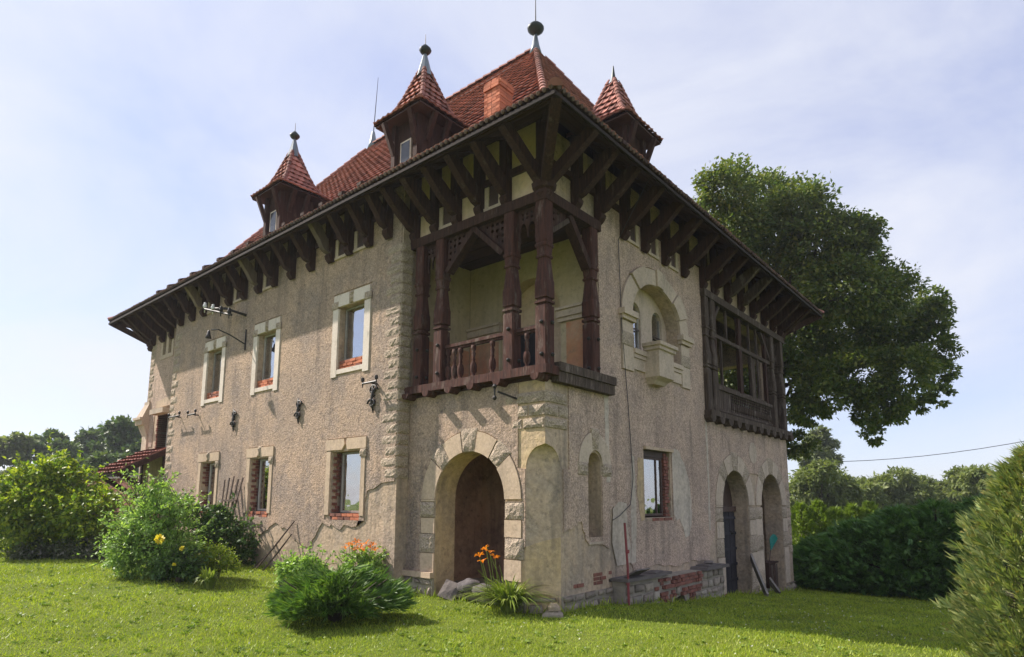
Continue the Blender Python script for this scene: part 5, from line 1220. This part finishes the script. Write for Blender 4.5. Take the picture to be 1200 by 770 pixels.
conifer('foreground_thuja', gdist(1216, 6.3), 2.22, .66, 'thuja', 'bright yellow-green thuja in the right foreground with pale cones', 4200, .15, .017, 1.0, .95, tip='thujatip')
# dark conifers and the light hedge at the right
for i, (px, T, H, R, lab) in enumerate(((958, 20.5, 1.45, 1.1, 'dark conifer closest to the end wall of the house'), (1003, 19.5, 2.05, 1.4, 'dark conifer in the middle of the dark row, right of the end wall one'), (1050, 19.0, 2.45, 1.5, 'broad dark conifer right of the middle of the dark row'), (1095, 18.5, 2.65, 1.5, 'dark conifer beside the foreground thuja'), (1150, 18.0, 2.75, 1.5, 'dark conifer half hidden behind the foreground thuja'))):
    conifer('dark_conifer', gdist(px, T), H, R, 'thujadark', lab, 2600, .26, .035, .8, .3, 'dark conifers along the right of the lawn')
for i, (px, lab) in enumerate(((938, 'light green hedge thuja touching the house edge'), (958, 'second light green hedge thuja from the house'), (978, 'third light green hedge thuja from the house'), (998, 'fourth light green hedge thuja from the house'), (1018, 'light green hedge thuja farthest from the house'))):
    conifer('hedge_thuja', gdist(px, 25.5), 2.50 + .15 * math.sin(i * 2.1), .55, 'hedge', lab, 1500, .20, .035, .5, .9, 'light green thuja hedge')
# juniper: low and spreading
jb = gpt(392, 728)
t = thing('juniper_bush', tuple(jb), 'low spreading dark green juniper on the front lawn', 'shrub')
n = 3300; a = rng.random(n) * 6.283; rr = rng.random(n) ** .5; z = rng.random(n)
hgt = .70 * (1 - .55 * rr ** 1.5) * (.86 + .18 * np.sin(a * 4 + 1) + .10 * np.sin(a * 9))
R_ = .77 * (1 + .16 * np.sin(a * 3 + .5) + .12 * np.sin(a * 7 + 2)); e1 = np.array([CR[0], CR[1], 0]); e2 = np.array([-CR[1], CR[0], 0])
P = jb + (e1 * 1.12)[None] * (rr * R_ * np.cos(a))[:, None] + (e2 * .9)[None] * (rr * R_ * np.sin(a))[:, None]; P[:, 2] = jb[2] + .05 + hgt * (.25 + .75 * z ** .5)
D_ = e1[None] * np.cos(a)[:, None] + e2[None] * np.sin(a)[:, None] + np.array([0, 0, .35]) + rng.normal(size=(n, 3)) * .3
sprays(P, D_, 6, .20, .020, 'juniper', 'foliage', t, jb, .45, .1)
mb = MB()
for q in range(40):
    g = q * 2.4; e = jb + e1 * math.cos(g) * .8 + e2 * math.sin(g) * .7 + np.array([0, 0, .35 + .3 * random.random()]); mb.tube([jb, (jb + e) / 2 + np.array([0, 0, .04]), e], [.03, .02, .006], 5)
off(mb.build('branches', 'bark', t), jb)
# strap-leaved clumps
def straps(name, base, n, L, W, spread, label, lift=1.0, cat='plant'):
    t = thing(name, tuple(base), label, cat); V = []; F = []
    for k in range(n):
        a = random.random() * 6.283; l = L * random.uniform(.6, 1.1); s = spread * random.uniform(.35, 1.1); d = Vector((math.cos(a), math.sin(a), 0)); sd = Vector((-d.y, d.x, 0))
        b0_ = Vector(base) + d * random.uniform(0, .09) ; o = len(V); N = 6
        for i in range(N + 1):
            u = i / N; h = l * (u * lift - (u ** 2.4) * lift * .75 * s / spread); p = b0_ + d * (s * l * u ** 1.3) + Vector((0, 0, h)); w = W * (1 - u ** 3) * .5
            V += [p + sd * w, p - sd * w]
        F += [(o + 2 * i, o + 2 * i + 1, o + 2 * i + 3, o + 2 * i + 2) for i in range(N)]
    off(MB().add(V, F).build('leaves', 'strap', t, recalc=False), base); return t
db = gpt(596, 719); t = straps('daylily_clump', db, 460, .86, .030, 1.05, 'arching strap-leaved daylily clump in front of the porch arch')
Td = float(np.dot(db - CAMP, CF)); flowers(t, db, [(574, 649, Td), (566, 660, Td + .1), (580, 655, Td + .1), (562, 653, Td), (570, 645, Td + .1)], .095)
for px, py in ((570, 640), (585, 662), (560, 668)):
    c = pix(px, py, Td); off(MB().tube([tuple(db), tuple((db + c) / 2 + np.array([0, 0, .1])), tuple(c)], [.008, .007, .004], 4).build('stem', 'strap', t), db)
straps('iris_clump', gpt(244, 690), 120, .46, .045, .5, 'upright spiky-leaved iris clump at the edge of the left bed', 1.2)
straps('grass_tuft', gpt(1070, 700), 60, .55, .03, .7, 'tuft of strap leaves before the dark conifers', 1.2)
# weeds at the foot of the walls

# ------------------------------------------------------------------ grass
def inside_house(x, y): return ((x > XE - .1) & (x < .02) & (y > .02) & (y < YE)) | ((x > XM0) & (x < XM1) & (y > YM - .05) & (y < .3)) | ((x >= 0) & (x < .28) & (y > 1.9) & (y < 6.45))
def scatter(n):
    # denser towards the camera, over the lawn that can be seen and around it
    r = 3.0 + 27.0 * rng.random(n) ** 1.55; th = rng.uniform(-math.radians(50), math.radians(50), n) + math.atan2(CF[1], CF[0])
    x = CAMP[0] + r * np.cos(th); y = CAMP[1] + r * np.sin(th); k = ~inside_house(x, y)
    return x[k], y[k], r[k]
x, y, r = scatter(640000); n = len(x); z = gz(x, y)
patch = .5 + .5 * np.sin(x * 2.1 + 1.3 * np.sin(y * 1.7)) * np.sin(y * 2.6 + np.sin(x * 1.1))
h = (.016 + .030 * rng.random(n) ** 1.6) * (.65 + .7 * patch) * (1 + r / 60)
a = rng.random(n) * 6.283; w = (.0018 + .00045 * r) * (.6 + .8 * rng.random(n))
ln = rng.normal(size=(n, 2)) * .55 * h[:, None]
B0 = np.stack([x, y, z - .004], 1); sd = np.stack([np.cos(a) * w, np.sin(a) * w, 0 * a], 1)
V = np.stack([B0 - sd, B0 + sd, B0 + np.stack([ln[:, 0], ln[:, 1], h], 1)], 1).reshape(-1, 3)
tag(raw('grass_blades', V, np.arange(3 * n).reshape(n, 3), 'grass', None), 'short mown grass of the sunny lawn', 'grass', None, 'stuff')
x, y, r = scatter(1100); n = len(x); z = gz(x, y) + .036
P = np.repeat(np.stack([x, y, z], 1), 4, 0); d = unit(rng.normal(size=(4 * n, 3)) + np.array([0, 0, .5]))
tag(cards('clover_flowers', P, d, .016, .016, 'clover', None), 'tiny white clover flowers scattered over the lawn', 'flowers', None, 'stuff')

# broad-leaved weeds in the turf
x, y, r = scatter(4200); n = len(x); k_ = 8
P = np.repeat(np.stack([x, y, gz(x, y) + .004], 1), k_, 0) + rng.normal(size=(n * k_, 3)) * np.array([.012, .012, .0]); a = rng.random(n * k_) * 6.283
d = np.stack([np.cos(a), np.sin(a), .25 + .5 * rng.random(n * k_)], 1); s_ = np.repeat(.03 + .05 * rng.random(n), k_)
tag(cards('lawn_weeds', P, d, s_, s_ * .38, 'hedge', None, .2), 'low broad-leaved weeds scattered through the lawn', 'weeds', None, 'stuff')
# ragged weeds and tall grass along the foot of the walls
def wallweeds(name, pts, label):
    base = (pts[0][0], pts[0][1], float(gz(*pts[0]))); t = thing(name, base, label, 'weeds'); Ps = []; Ds = []
    for (x0, y0), (x1, y1) in zip(pts[:-1], pts[1:]):
        n = int(math.hypot(x1 - x0, y1 - y0) * 160); u = rng.random(n); cl = .5 + .5 * np.sin(u * 23 + x0 * 7) * np.sin(u * 41 + y0)
        k = rng.random(n) < cl; u = u[k]; q = np.stack([x0 + (x1 - x0) * u, y0 + (y1 - y0) * u, 0 * u], 1) + rng.normal(size=(len(u), 3)) * np.array([.05, .05, 0]); q[:, 2] = gz(q[:, 0], q[:, 1]); Ps.append(q)
    P = np.concatenate(Ps); n = len(P); D_ = rng.normal(size=(n, 3)) * .45 + np.array([0, 0, 1.0]); l = .05 + .16 * rng.random(n) ** 2.2
    off(cards('blades', P, D_, l, l * .10, 'grass', t), base)
wallweeds('wall_weeds', [(-3.3, -.12), (-2.55, -.14), (-.5, -.12), (-.3, -.08), (.12, .35), (.14, 1.9)], 'ragged tall grass along the foot of the corner bay')
wallweeds('wall_weeds', [(.40, 2.0), (.42, 4.2), (.42, 6.4), (.2, 7.0), (.25, 12.4)], 'ragged grass along the foot of the low ledge and right arches')
wallweeds('wall_weeds', [(-8.8, YM - .10), (-6.0, YM - .12), (-3.4, YM - .1)], 'ragged grass along the foot of the long left facade')

# ------------------------------------------------------------------ summer haze
hz = MB().box(-130, 130, -60, 160, -3.0, 26.0).mesh('haze')
mh = bpy.data.materials.new('haze_air'); mh.use_nodes = True; nt = mh.node_tree; nt.nodes.remove(nt.nodes['Principled BSDF'])
pv = nd(nt, 'ShaderNodeVolumePrincipled'); pv.inputs['Color'].default_value = (0.86, 0.90, 1.0, 1); pv.inputs['Density'].default_value = 0.0006; pv.inputs['Anisotropy'].default_value = 0.2
nt.links.new(pv.outputs[0], nt.nodes['Material Output'].inputs['Volume']); hz.materials.append(mh)
tag(link('haze', hz), 'pale summer haze over the garden', 'haze', None, 'stuff')
